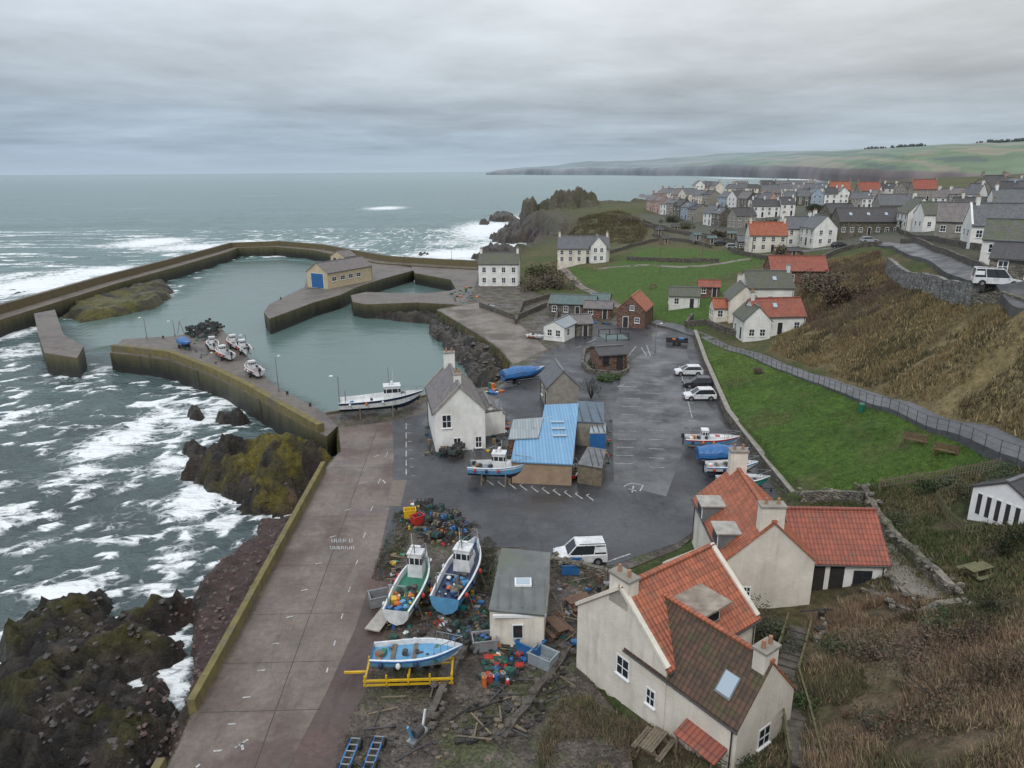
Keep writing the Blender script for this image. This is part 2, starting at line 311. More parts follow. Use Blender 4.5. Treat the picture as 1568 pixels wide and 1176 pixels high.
lay(pm([(930,372),(1000,352),(1130,372),(1100,384),(985,378)],4,6)*.8,(.11,.095,.05))
GARD=[(1225,765),(1330,745),(1520,715),(1700,720),(1700,900),(1440,925),(1330,900)]
lay(pm(GARD,1.,2),(.075,.085,.038)); lay(pm(GARD,1.,2)*ss(.46,.6,n2),(.14,.11,.07))
SCR=[(1240,935),(1330,915),(1450,925),(1580,890),(1750,1100),(1700,1400),(1300,1400),(1230,1176)]
lay(pm(SCR,1.,2),(.175,.125,.08)); lay(pm(SCR,1.,2)*ss(.44,.6,n1)*.85,(.30,.235,.14)); lay(pm(SCR,1.,2)*ss(.55,.62,n2)*.5,(.085,.095,.04)); lay(pm([(1400,940),(1568,930),(1700,1000),(1650,1180),(1480,1140),(1400,1020)],1.5,4)*.7,(.145,.095,.075))
lay(pm([(880,1080),(960,1110),(1110,1150),(1240,1100),(1260,1400),(800,1400),(820,1176)],1,2)*.8,(.11,.09,.055))
lay(pm([(975,330),(1300,290),(1700,290),(1700,420),(1380,372),(1240,382),(1130,375),(1000,350)],6,10)*.65,(.12,.12,.115))
rn=fbm(X,Y,1.5,4,11); rc=np.clip(rock,0,1); n4=fbm(X,Y,1.0,4,13)
lay(rc,(.034,.030,.027)); lay(rc*ss(.5,.65,rn)*.7,(.08,.062,.052)); lay(rc*ss(.56,.66,n4)*.5,(.12,.10,.085))
lay(rc*ss(SEA+1.3,SEA+2.4,H)*ss(.45,.58,n2)*(Y<200)*.8,(.085,.08,.022)); lay(rc*ss(250,300,Y)*ss(6,13,H+(n1-.5)*10)*.7,(.085,.085,.04)); lay(rc*ss(250,300,Y)*ss(.45,.6,n1)*.5,(.10,.085,.065))
m2=rc*(1-ss(-2.5,3.5,sd(R2b,X,Y)+(n2-.5)*5)); lay(m2*ss(.36,.5,n2+.05*(H+.5)),(.15,.13,.028)); lay(m2*ss(.5,.6,n4)*.8,(.06,.055,.03)); lay(m2*ss(.55,.65,fbm(X,Y,3,4,10))*.7,(.19,.155,.03))
m3=rc*(1-ss(-2,4,sd(R3,X,Y))); lay(m3*ss(.3,.5,n2),(.12,.115,.03)); lay(m3*ss(.5,.6,fbm(X,Y,3,4,10))*.85,(.045,.042,.028)); lay(m3*ss(.55,.65,fbm(X,Y,5,4,14))*.6,(.17,.15,.04))
for R_ in (R5,R5b): lay(rc*(1-ss(-2,2,sd(R_,X,Y)))*ss(.45,.58,n2)*.7,(.11,.095,.08)); lay(rc*(1-ss(-2,2,sd(R_,X,Y)))*ss(.5,.6,rn)*.7,(.025,.024,.02))
lay((1-ss(-1,1.5,sd([G(a,b,-2.5) for a,b in [(310,870),(380,815),(450,780),(500,740),(540,730),(440,960),(360,1176),(340,1320),(215,1320),(255,1176),(275,1030)]],X,Y)+(n2-.5)*5))*rc*.85,(.125,.08,.072))
C[(H<SEA-1.2)]=(.03,.045,.04)
def gridmesh(name,X,Y,Z):
    r,c=X.shape; idx=np.arange(r*c).reshape(r,c)
    q=np.stack([idx[:-1,:-1],idx[:-1,1:],idx[1:,1:],idx[1:,:-1]],-1).reshape(-1,4)
    me=bpy.data.meshes.new(name); me.vertices.add(r*c); me.vertices.foreach_set('co',np.stack([X,Y,Z],-1).ravel())
    me.loops.add(q.size); me.loops.foreach_set('vertex_index',q.ravel().astype(np.int32)); me.polygons.add(len(q))
    me.polygons.foreach_set('loop_start',np.arange(0,q.size,4,dtype=np.int32)); me.polygons.foreach_set('loop_total',np.full(len(q),4,np.int32))
    me.polygons.foreach_set('use_smooth',np.ones(len(q),bool)); me.update(); me.validate()
    ob=bpy.data.objects.new(name,me); sc.collection.objects.link(ob); return ob
def attr(ob,n,arr,ty='FLOAT'):
    a=ob.data.attributes.new(n,'FLOAT_COLOR' if ty=='C' else 'FLOAT','POINT')
    if ty=='C': a.data.foreach_set('color',np.concatenate([arr,np.ones(arr.shape[:-1]+(1,))],-1).astype(np.float32).ravel())
    else: a.data.foreach_set('value',arr.astype(np.float32).ravel())
ter=gridmesh('ground_terrain',X,Y,H); attr(ter,'col',C,'C'); attr(ter,'rock',rock)
m,t,b=nt('terrain'); a=t.nodes.new('ShaderNodeAttribute'); a.attribute_name='col'; r_=t.nodes.new('ShaderNodeAttribute'); r_.attribute_name='rock'
p=pos(t); f1=mr(t,noise(t,p,1.6,7,.7),.25,.75,.35,1.65); f2=mr(t,noise(t,p,9,4,.7),.25,.75,.6,1.4)
col=mixc(t,1.,a.outputs['Color'],f1,'MULTIPLY'); col=mixc(t,1.,col,f2,'MULTIPLY'); t.links.new(col,b.inputs['Base Color'])
t.links.new(mr(t,r_.outputs['Fac'],0,1,.95,.40),b.inputs['Roughness']); b.inputs['Specular IOR Level'].default_value=.35
bh=math_(t,'ADD',noise(t,p,2.5,7,.75),math_(t,'MULTIPLY',noise(t,mapping(t,p,(1,2.6,2),(.3,.2,.5)),1.1,6,.7),math_(t,'MULTIPLY',r_.outputs['Fac'],1.2)))
bump(t,b,bh,1.,.6); ter.data.materials.append(m)
# ------------------------------------------------------------------ SEA
ysS=np.array([-60,-20]+ax((5,120,.8),(120,320,1.5),(320,600,4))+geo(600,60000,1.1,6)); xsS=np.array([-x for x in geo(220,60000,1.25,6)][::-1][:-1]+ax((-220,-90,2),(-90,60,1.))+geo(60,60000,1.14,3))
XS,YS=np.meshgrid(xsS,ysS)
BAS=GP([(95,500),(130,490),(280,455),(350,400),(440,396),(560,410),(745,440),(790,600),(640,625),(500,645),(400,590),(340,520),(180,532),(130,540)],SEA)
calm=1-ss(-4,4,sd(BAS,XS,YS))
foam=np.zeros(XS.shape)
for (u,v,a_,b_,s_) in [(60,436,105,27,1.15),(150,418,105,16,1.05),(20,424,50,12,.9),(230,372,70,10,1.15),(300,379,90,9,1.05),(380,371,60,5,.9),(20,512,45,16,1.05),(30,541,55,14,.9),(190,672,75,32,1.1),(150,695,75,20,1),(245,640,55,24,1),(300,645,50,26,1),(300,770,55,32,1.1),(335,800,30,18,1),(262,712,40,22,.95),(590,319,42,4,1),(700,390,95,12,1.15),(750,352,75,20,1.15),(690,372,60,8,.8),(800,345,34,24,1.1),(760,380,60,16,1.1),(640,398,60,5,.8),(50,955,34,60,1),(15,1020,45,35,1),(95,908,75,20,1.1),(160,888,60,11,.95),(235,905,42,16,1),(270,875,18,32,.85),(10,745,28,9,.95),(335,625,40,18,.95),(125,722,50,16,.95),(60,740,70,22,.5),(500,374,120,6,.6),(60,640,70,34,.45),(200,790,100,44,.45),(120,580,95,16,.5),(280,850,40,26,.75),(60,830,90,34,.4),(180,745,90,20,.5),(400,300,60,3,.5),(120,350,60,4,.5),(200,320,70,3,.45),(500,350,70,3,.45),(1255,276,60,3.5,1.2),(1130,273,50,2.5,1.)]:
    x0,y0=G(u,v,SEA); rx=abs(G(u+a_,v,SEA)[0]-x0); ry=abs(G(u,v-b_,SEA)[1]-G(u,v+b_,SEA)[1])/2
    foam=np.maximum(foam,s_*np.exp(-((XS-x0)/rx)**2-((YS-y0)/ry)**2))
hs_=hz(XS,YS); foam=np.maximum(foam,.8*(hs_>SEA-1.3)*(hs_<SEA+1)*(1-calm)*(YS<450))
foam*=(1-calm)
wv=((fbm(XS*.6+YS*.25,YS,8,4,3)-.5)*1.2+(fbm(XS,YS,2.6,2,6)-.5)*.3)*(1-calm)*(YS<600)
sea=gridmesh('sea_water',XS,YS,SEA+wv+foam*.3); attr(sea,'foam',foam); attr(sea,'calm',calm)
m,t,b=nt('sea_water'); p=pos(t)
fo=t.nodes.new('ShaderNodeAttribute'); fo.attribute_name='foam'; ca=t.nodes.new('ShaderNodeAttribute'); ca.attribute_name='calm'
mp=mapping(t,p,(.55,1,1),(0,0,.35)); sp=t.nodes.new('ShaderNodeSeparateXYZ'); t.links.new(p,sp.inputs[0])
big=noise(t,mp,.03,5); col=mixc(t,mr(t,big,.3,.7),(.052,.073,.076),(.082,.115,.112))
col=mixc(t,mr(t,sp.outputs[1],70,300),col,(.095,.165,.162)); col=mixc(t,mr(t,sp.outputs[1],400,5000),col,(.135,.225,.24))  # paler with distance: far haze mixed into the water's base colour
w1=noise(t,mp,.22,4,.6); w2=noise(t,mp,1.2,4,.6)
col=mixc(t,1.,col,mr(t,w1,.3,.7,.72,1.28),'MULTIPLY')  # swell shading put into the colour: darker troughs, lighter crests
col=mixc(t,1.,col,mr(t,noise(t,mapping(t,p,(.006,.05,1)),1,4,.6),.3,.7,.82,1.18),'MULTIPLY')
col=mixc(t,ca.outputs['Fac'],col,(.095,.15,.14))
fn=noise(t,mp,.55,8,.72,.8)
ff=math_(t,'ADD',math_(t,'MULTIPLY',fo.outputs['Fac'],.68),math_(t,'MULTIPLY',math_(t,'SUBTRACT',fn,.5),1.5)); ff=mr(t,ff,.42,.58)
vo=t.nodes.new('ShaderNodeTexVoronoi'); vo.feature='DISTANCE_TO_EDGE'; vo.inputs['Scale'].default_value=.55
nd=t.nodes.new('ShaderNodeTexNoise'); nd.inputs['Scale'].default_value=.5; nd.inputs['Detail'].default_value=4; t.links.new(p,nd.inputs['Vector'])
va=t.nodes.new('ShaderNodeVectorMath'); va.operation='MULTIPLY_ADD'; t.links.new(nd.outputs['Color'],va.inputs[0]); va.inputs[1].default_value=(3,3,3); t.links.new(p,va.inputs[2]); t.links.new(va.outputs[0],vo.inputs['Vector'])
lace=math_(t,'MULTIPLY',mr(t,vo.outputs['Distance'],.02,.12,1,0),mr(t,math_(t,'ADD',fo.outputs['Fac'],math_(t,'SUBTRACT',fn,.5)),.35,.75,0,.6))
wc_=math_(t,'MULTIPLY',mr(t,noise(t,mp,.16,6,.75),.675,.74),math_(t,'SUBTRACT',1.,ca.outputs['Fac'])); ff=math_(t,'MAXIMUM',math_(t,'MAXIMUM',ff,lace),math_(t,'MULTIPLY',wc_,.6))
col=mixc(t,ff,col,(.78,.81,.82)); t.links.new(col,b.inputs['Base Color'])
t.links.new(mr(t,ff,0,1,.2,.8),b.inputs['Roughness']); b.inputs['IOR'].default_value=1.33
hh=math_(t,'ADD',math_(t,'MULTIPLY',w1,2.2),math_(t,'MULTIPLY',w2,.6)); hh=math_(t,'MULTIPLY',hh,mr(t,ca.outputs['Fac'],0,1,1,.07)); bump(t,b,hh,.85,1.)
sea.data.materials.append(m)
# ------------------------------------------------------------------ FAR COAST
us=np.arange(744,2000,4.); K=34
def itp(u,l): return np.interp(u,[a for a,_ in l],[b for _,b in l])
Dc=itp(us,[(744,7600),(850,6500),(1000,5000),(1100,4100),(1200,3000),(1280,2100),(1340,1500),(1400,1150),(1480,950),(1600,800),(2000,700)])*(1+.05*(vn(us/40,us*0,3)-.5)*2)
rv=itp(us,[(744,263),(760,260),(850,253),(900,247),(960,248),(1000,245),(1050,242),(1100,238),(1200,235),(1270,237),(1320,234),(1430,230),(1568,227),(2000,222)])+(vn(us/25,us*0,5)-.5)*2
cvt=itp(us,[(744,263),(800,260),(900,258),(1000,259),(1080,256),(1200,258),(1330,264),(1450,270),(1568,274),(2000,278)])+(vn(us/18,us*0,6)-.5)*2
XF=np.zeros((K,len(us)));YF=XF.copy();ZF=XF.copy();CF=np.zeros((K,len(us),3))
for i,u in enumerate(us):
    d=ray(u,262); dx,dy=d.x/math.hypot(d.x,d.y),d.y/math.hypot(d.x,d.y); D0=Dc[i]
    zc=CAMH+D0*((262.3-cvt[i])/F*.93); R=D0*1.0+2500; zr=CAMH+R*(262.3-rv[i])/F*.88; zc=max(zc,8)
    for j in range(K):
        if j==0: r=D0;z=-12
        elif j==1: r=D0+8;z=zc*.5
        elif j==2: r=D0+40;z=zc
        else:
            s=(j-2)/(K-4); r=D0+40+2460*min(s,1.1)**1.2; z=zc+(zr-zc)*(s if s<=1 else 2-s)+ (vn(np.array(u/30.),np.array(j/5.),7)-.5)*10*s*(1-min(s,1))*2
            if j==K-1: z=-20; r+=400
        XF[j,i],YF[j,i],ZF[j,i]=dx*r,dy*r,z
        baked_haze=min(1,max(.3,(r-300)/5000)); g=(.10,.15,.05) if u>1040 else (.11,.13,.09)
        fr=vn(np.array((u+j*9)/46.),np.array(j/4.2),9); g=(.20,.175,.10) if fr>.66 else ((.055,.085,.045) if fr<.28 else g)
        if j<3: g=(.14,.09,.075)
        CF[j,i]=[g[q]*(1-baked_haze*.68)+(.25,.31,.36)[q]*baked_haze*.68 for q in range(3)]  # aerial haze baked into the land colour, stronger with distance
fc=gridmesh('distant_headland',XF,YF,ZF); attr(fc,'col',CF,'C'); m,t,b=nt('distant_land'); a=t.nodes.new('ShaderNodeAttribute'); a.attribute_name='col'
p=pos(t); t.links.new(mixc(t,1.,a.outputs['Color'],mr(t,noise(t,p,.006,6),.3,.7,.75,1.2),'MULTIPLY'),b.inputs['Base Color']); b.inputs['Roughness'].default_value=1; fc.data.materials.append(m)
tb=MB('distant_tree_belt'); TRM=M('distant_trees',(.09,.11,.10),(.07,.085,.08),.05,1,0)
for u0,u1,n in [(1325,1352,26),(1362,1408,40),(1490,1560,36)]:
    for q in range(n):
        u=random.uniform(u0,u1); i=int((u-744)/4); x,y,z=XF[K-4,i],YF[K-4,i],ZF[K-4,i]
        s=random.uniform(3,7); tb.ball('crown',TRM,(x+random.uniform(-9,9),y+random.uniform(-20,20),z+s*.6),s,7,4,1.2,.25)
tb.build(single=True)
# ------------------------------------------------------------------ QUAYS
def quaymat(name,top1,top2):
    m,t,b=nt(name); p=pos(t); s=t.nodes.new('ShaderNodeSeparateXYZ'); t.links.new(p,s.inputs[0])
    col=mixc(t,mr(t,noise(t,p,.8,7,.65),.35,.65),top1,top2); col=mixc(t,mr(t,noise(t,p,.15,6,.7),.5,.62,0,.6),col,tuple(x*.6 for x in top2)); st=noise(t,mapping(t,p,(1,1,.12)),.9,6,.65)
    nz=math_(t,'ADD',s.outputs[2],math_(t,'MULTIPLY',math_(t,'SUBTRACT',st,.5),5.))
    g=t.nodes.new('ShaderNodeNewGeometry'); sn=t.nodes.new('ShaderNodeSeparateXYZ'); t.links.new(g.outputs['Normal'],sn.inputs[0]); side=mr(t,sn.outputs[2],.3,.6,1,0)
    alg=mixc(t,mr(t,nz,-2.2,-1.0),(.014,.016,.012),(.055,.055,.022)); alg=mixc(t,mr(t,nz,-.9,.3),alg,(.13,.105,.05)); alg=mixc(t,mr(t,st,.55,.7,0,.7),alg,(.035,.034,.024))
    col=mixc(t,math_(t,'MULTIPLY',side,.92),col,alg)
    crs=math_(t,'FRACT',math_(t,'MULTIPLY',s.outputs[2],1.7)); cl_=mr(t,crs,0,.12,.55,1.); col=mixc(t,side,col,mixc(t,1.,col,cl_,'MULTIPLY'))
    t.links.new(col,b.inputs['Base Color']); b.inputs['Roughness'].default_value=.6
    bump(t,b,noise(t,p,3,6),.6,.15); return m
QM=quaymat('quay_masonry',(.165,.14,.12),(.10,.088,.078)); QMO=quaymat('breakwater_concrete',(.155,.13,.10),(.095,.08,.065))
YWALL=M('lichen_wall',(.19,.155,.055),(.12,.105,.045),1.2,.9,.5,4,c3=(.12,.105,.085),streak=.7)
def dirtmat(name,c1,c2,c3,c4_):
    m,t,b=nt(name); p=pos(t); col=mixc(t,mr(t,noise(t,p,.5,8,.7),.4,.6),c1,c2); col=mixc(t,mr(t,noise(t,p,.22,6,.65),.5,.58),col,c3); col=mixc(t,mr(t,noise(t,p,.9,6,.7),.56,.62),col,c4_)
    v=t.nodes.new('ShaderNodeTexVoronoi'); v.inputs['Scale'].default_value=7; t.links.new(p,v.inputs['Vector']); sx=t.nodes.new('ShaderNodeSeparateXYZ'); t.links.new(v.outputs['Color'],sx.inputs[0])
    col=mixc(t,1.,col,mr(t,sx.outputs[0],0,1,.55,1.5),'MULTIPLY'); t.links.new(col,b.inputs['Base Color']); t.links.new(mr(t,noise(t,p,.4,5),.4,.6,.35,.95),b.inputs['Roughness'])
    bump(t,b,math_(t,'ADD',noise(t,p,3,7,.7),math_(t,'MULTIPLY',v.outputs['Distance'],-.5)),.9,.12); return m
DIRT=dirtmat('gravel_dirt',(.10,.082,.066),(.045,.037,.032),(.06,.065,.03),(.13,.105,.085))
prism('harbour_apron',FW,0,-9,DIRT,QM)
def quay(name,px,z=0,mt=None): return prism(name,GP(px,z),z,-9,mt or QM)
P1=[(168,540),(188,519),(262,515),(340,503),(352,518),(408,577),(430,597),(496,631),(517,652),(500,668),(470,655),(430,632),(385,605),(330,578),(262,552),(215,545)]
quay('south_pier',P1,-.004); quay('pier_stub',[(52,480),(84,474),(97,512),(128,530),(118,548),(68,540),(58,510)],.4)
quay('lifeboat_pier',[(404,478),(412,466),(440,452),(466,440),(470,425),(500,408),(540,400),(560,398),(620,408),(640,412),(585,427),(545,440),(520,452),(480,463),(440,478),(412,488)],-.006)
quay('inner_quay',[(537,452),(560,447),(640,450),(690,445),(705,440),(724,447),(706,467),(640,463),(560,466),(540,462)],-.01)
quay('back_quay',[(630,408),(734,410),(736,446),(700,446),(690,428),(635,418)],-.014)
def wallline(name,line,h,th,mat,z0=None,drop=.6,cap=None,jag=0):
    b=MB(name); L=[Vector(p[:2]) for p in line]; P=[L[0]]
    for i in range(len(L)-1):
        n=max(1,int((L[i+1]-L[i]).length/(1.2 if jag else 2.5)))
        for q in range(1,n+1): P.append(L[i].lerp(L[i+1],q/n))
    l=offset(P,th/2); r=offset(P,-th/2); vs=[];fs=[]
    for i in range(len(P)):
        zb=(gz(P[i].x,P[i].y) if z0 is None else z0); ht=h+random.uniform(-jag,jag)
        vs+=[(l[i][0],l[i][1],zb-drop),(l[i][0],l[i][1],zb+ht),(r[i][0],r[i][1],zb+ht),(r[i][0],r[i][1],zb-drop)]
    for i in range(len(P)-1):
        o=i*4
        for q in range(3): fs.append((o+q,o+q+1,o+q+5,o+q+4))
    n=len(vs); fs+=[(3,2,1,0),(n-4,n-3,n-2,n-1)]
    b.add('wall',mat,vs,fs)
    if cap:
        vs2=[];fs2=[]
        l2=offset(P,th/2+.06);r2=offset(P,-th/2-.06)
        for i in range(len(P)):
            z=vs[i*4+1][2]+.003; vs2+=[(l2[i][0],l2[i][1],z),(l2[i][0],l2[i][1],z+.1),(r2[i][0],r2[i][1],z+.1),(r2[i][0],r2[i][1],z)]
        for i in range(len(P)-1):
            for q in range(4): fs2.append((i*4+q,i*4+(q+1)%4,i*4+4+(q+1)%4,i*4+4+q))
        b.add('cap',cap,vs2,fs2)
    if jag:
        for i in range(len(P)):
            for q in range(4):
                s=random.uniform(.12,.28); b.ball('stones',mat,(P[i].x+random.uniform(-.55,.55),P[i].y+random.uniform(-.55,.55),vs[i*4+1][2]-random.uniform(0,.15)),s,6,4,.7,.3)
    return b.build(single=True)
OL=GP([(-90,508),(0,481),(60,463),(150,436),(250,409),(325,388),(352,380),(430,377),(500,383),(540,391),(600,402),(680,407),(740,410)])
inn=offset(OL,-5.5); prism('outer_breakwater',OL+inn[::-1],.4,-9,QMO); wallline('breakwater_parapet',offset(OL,-.7),1.9,1.3,QMO,z0=.4)
wallline('pier_parapet',GP([(174,537),(215,541),(262,547),(330,573),(385,600),(430,627),(470,650),(492,662)]),1.1,.9,YWALL,z0=-.01,drop=.0)
wallline('sea_wall',GP([(295,1090),(340,1008),(400,896),(450,803),(496,718)]),.85,.45,YWALL,z0=0,drop=2)
wallline('sea_wall',GP([(130,1400),(250,1180)]),.85,.45,YWALL,z0=0,drop=2)
b=MB('lifeboat_slipway'); q=[G(468,443,0),G(496,441,0),G(455,470,SEA-1),G(422,472,SEA-1)]
b.add('ramp',QM,[(*q[0],.12),(*q[1],.12),(*q[2],SEA-.8),(*q[3],SEA-.8)],[(3,2,1,0)]); b.build(single=True)
def wetmat(name,c1,c2,c3,sc1=.25,r=(.18,.6),bp=.12,dirty=None):
    m,t,b=nt(name); p=pos(t); n=noise(t,p,sc1,7,.6); col=mixc(t,mr(t,n,.35,.65),c1,c2); col=mixc(t,mr(t,noise(t,p,sc1*.4,5),.5,.62),col,c3)
    col=mixc(t,1.,col,mr(t,noise(t,p,14,3),.2,.8,.75,1.25),'MULTIPLY'); col=mixc(t,1.,col,mr(t,noise(t,p,2.2,5,.7),.3,.7,.75,1.25),'MULTIPLY')
    col=mixc(t,mr(t,noise(t,mapping(t,p,(1,.25,1),(0,0,.25)),.7,7,.7),.58,.66,0,.6),col,tuple(x*.45 for x in c1))
    if dirty: col=mixc(t,mr(t,noise(t,p,.13,7,.7),.53,.63,0,.7),col,dirty)
    vo=t.nodes.new('ShaderNodeTexVoronoi'); vo.feature='DISTANCE_TO_EDGE'; vo.inputs['Scale'].default_value=.16; t.links.new(p,vo.inputs['Vector'])
    col=mixc(t,mr(t,vo.outputs['Distance'],0,.010,.4,0),col,tuple(x*.5 for x in c1))
    t.links.new(col,b.inputs['Base Color']); t.links.new(mr(t,noise(t,p,sc1*.8,4),.35,.6,r[0],r[1]),b.inputs['Roughness']); bump(t,b,noise(t,p,9,4),bp,.03); return m
ASPH=wetmat('wet_asphalt',(.036,.037,.041),(.050,.051,.056),(.070,.072,.078),.25,(.22,.65),dirty=(.055,.048,.042))
ASPL=wetmat('worn_asphalt',(.11,.11,.113),(.075,.076,.08),(.05,.052,.055),.3,(.3,.7),dirty=(.05,.05,.052))
CONC=wetmat('brown_concrete',(.17,.133,.110),(.11,.087,.074),(.095,.064,.055),.3,(.3,.6),dirty=(.07,.055,.048))
SAND=wetmat('pale_hardstanding',(.19,.16,.135),(.14,.12,.10),(.10,.085,.07),.3,(.4,.8),dirty=(.08,.07,.06))
REDC=wetmat('red_mud',(.085,.052,.045),(.062,.045,.04),(.10,.064,.055),.3,(.3,.7),dirty=(.05,.04,.036))
prism('concrete_slip_road',GP([(522,692),(519,655),(600,645),(603,700),(600,760),(580,850),(545,960),(500,1060),(440,1176),(380,1300),(190,1300),(257,1176),(300,1088),(500,716)],.012),.012,None,CONC)
prism('red_mud_verge',GP([(610,760),(603,850),(590,930),(596,960),(570,1010),(560,1060),(535,1100),(520,1176),(480,1300),(376,1300),(436,1176),(497,1060),(542,960),(577,850),(597,775)],.006),.006,None,REDC)
prism('asphalt_road',GP([(600,645),(655,632),(742,605),(782,580),(830,545),(870,520),(905,498),(960,492),(1060,514),(1076,560),(1110,640),(1170,722),(1195,765),(1100,785),(1040,830),(940,865),(850,868),(800,838),(720,838),(700,790),(640,775),(612,790),(585,885),(578,882),(600,770),(603,700)],.02),.02,None,ASPH)
prism('car_park_surface',GP([(955,560),(1000,530),(1050,535),(1068,600),(1108,650),(1060,655),(1020,760),(940,740),(938,640)],.026),.026,None,ASPL)
prism('pale_hardstanding',GP([(672,475),(706,468),(738,462),(760,470),(800,500),(838,535),(800,552),(786,558),(768,535),(740,515),(712,499)],.012),.012,None,SAND)
mk=MB('painted_road_markings'); LINEW=M('road_paint',(.5,.5,.49),(.24,.24,.24),5,.6,0,c3=(.12,.12,.12))
def ln(a,c,w=.12,z=.032):
    a=Vector(G(*a,z));c=Vector(G(*c,z)); d=(c-a).normalized(); n=Vector((-d.y,d.x))*w/2
    mk.add('lines',LINEW,[(*(a-n),z),(*(c-n),z),(*(c+n),z),(*(a+n),z)],[(0,1,2,3)])
for i in range(6): ln((622,648+i*14),(622,657+i*14))
for i in range(7): ln((622+i*1.2,650+i*13),(629+i,650+i*13),.1)
for i in range(12):
    f=i/11; ln((572-f*245,700+f*450),(580-f*240,697+f*452),.12)
for i in range(9):
    f=i/8; ln((590-f*90,700+f*330),(594-f*92,692+f*330),.1)
for i in range(10): ln((745+i*17,735+i*2.6),(756+i*17,743+i*2.6),.14); ln((745+i*17,735+i*2.6),(749+i*17,733+i*2.6),.1)
for i in range(13):
    f=i/12; ln((958-f*16,560+f*150),(985-f*16,560+f*150),.1); ln((988+f*6,545+f*170),(1010+f*8,546+f*170),.1)
ln((1040,560),(1060,640),.1)
for i in range(8): ln((1030+i*4,560+i*14),(1045+i*4,561+i*14),.1)
for a,c in [((982,532),(990,545)),((990,528),(996,545)),((962,545),(974,530)),((945,592),(975,592)),((945,592),(955,589)),((880,533),(890,530)),((900,525),(912,519)),((930,860),(965,848)),((955,745),(965,740)),((965,740),(985,742)),((962,748),(975,752)),((970,744),(968,754)),((985,742),(980,752)),((590,740),(586,735)),((1070,560),(1062,558)),((360,1145),(380,1132)),((370,1138),(372,1148)),((300,1175),(306,1170))]: ln(a,c,.14)
def word(u,v,n,s=1.):
    for i in range(n):
        x=u+i*7.5*s; k=random.random()
        ln((x,v),(x+.5,v+6*s),.07); ln((x,v+(0 if k<.5 else 6*s)),(x+4.5*s,v+(0 if k<.5 else 6*s)),.06)
        if k>.3: ln((x+4.5*s,v),(x+4.5*s,v+6*s),.07)
word(508,825,5,.9); word(506,836,6,.85)
mk.build(single=True)
jt=MB('slip_road_joints'); JM=M('joint_tar',(.05,.042,.036),None,3,.7,0); LJ=M('pale_patch',(.17,.14,.118),(.125,.10,.082),2,.7,0)
def strip(a,c,w,z,m):
    a=Vector(G(*a,z));c=Vector(G(*c,z)); d=(c-a).normalized(); n=Vector((-d.y,d.x))*w/2; jt.add('j',m,[(*(a-n),z),(*(c-n),z),(*(c+n),z),(*(a+n),z)],[(0,1,2,3)])
for i in range(6):
    f=i/5; strip((505-f*200,716+f*375),(601-f*110,716+f*370),.04,.017,JM)
strip((580,650),(390,1176),.05,.0165,JM); strip((560,840),(515,940),.6,.016,LJ); strip((510,960),(475,1040),.5,.016,LJ); strip((612,735),(602,775),1.4,.0235,LJ)
jt.build(single=True)
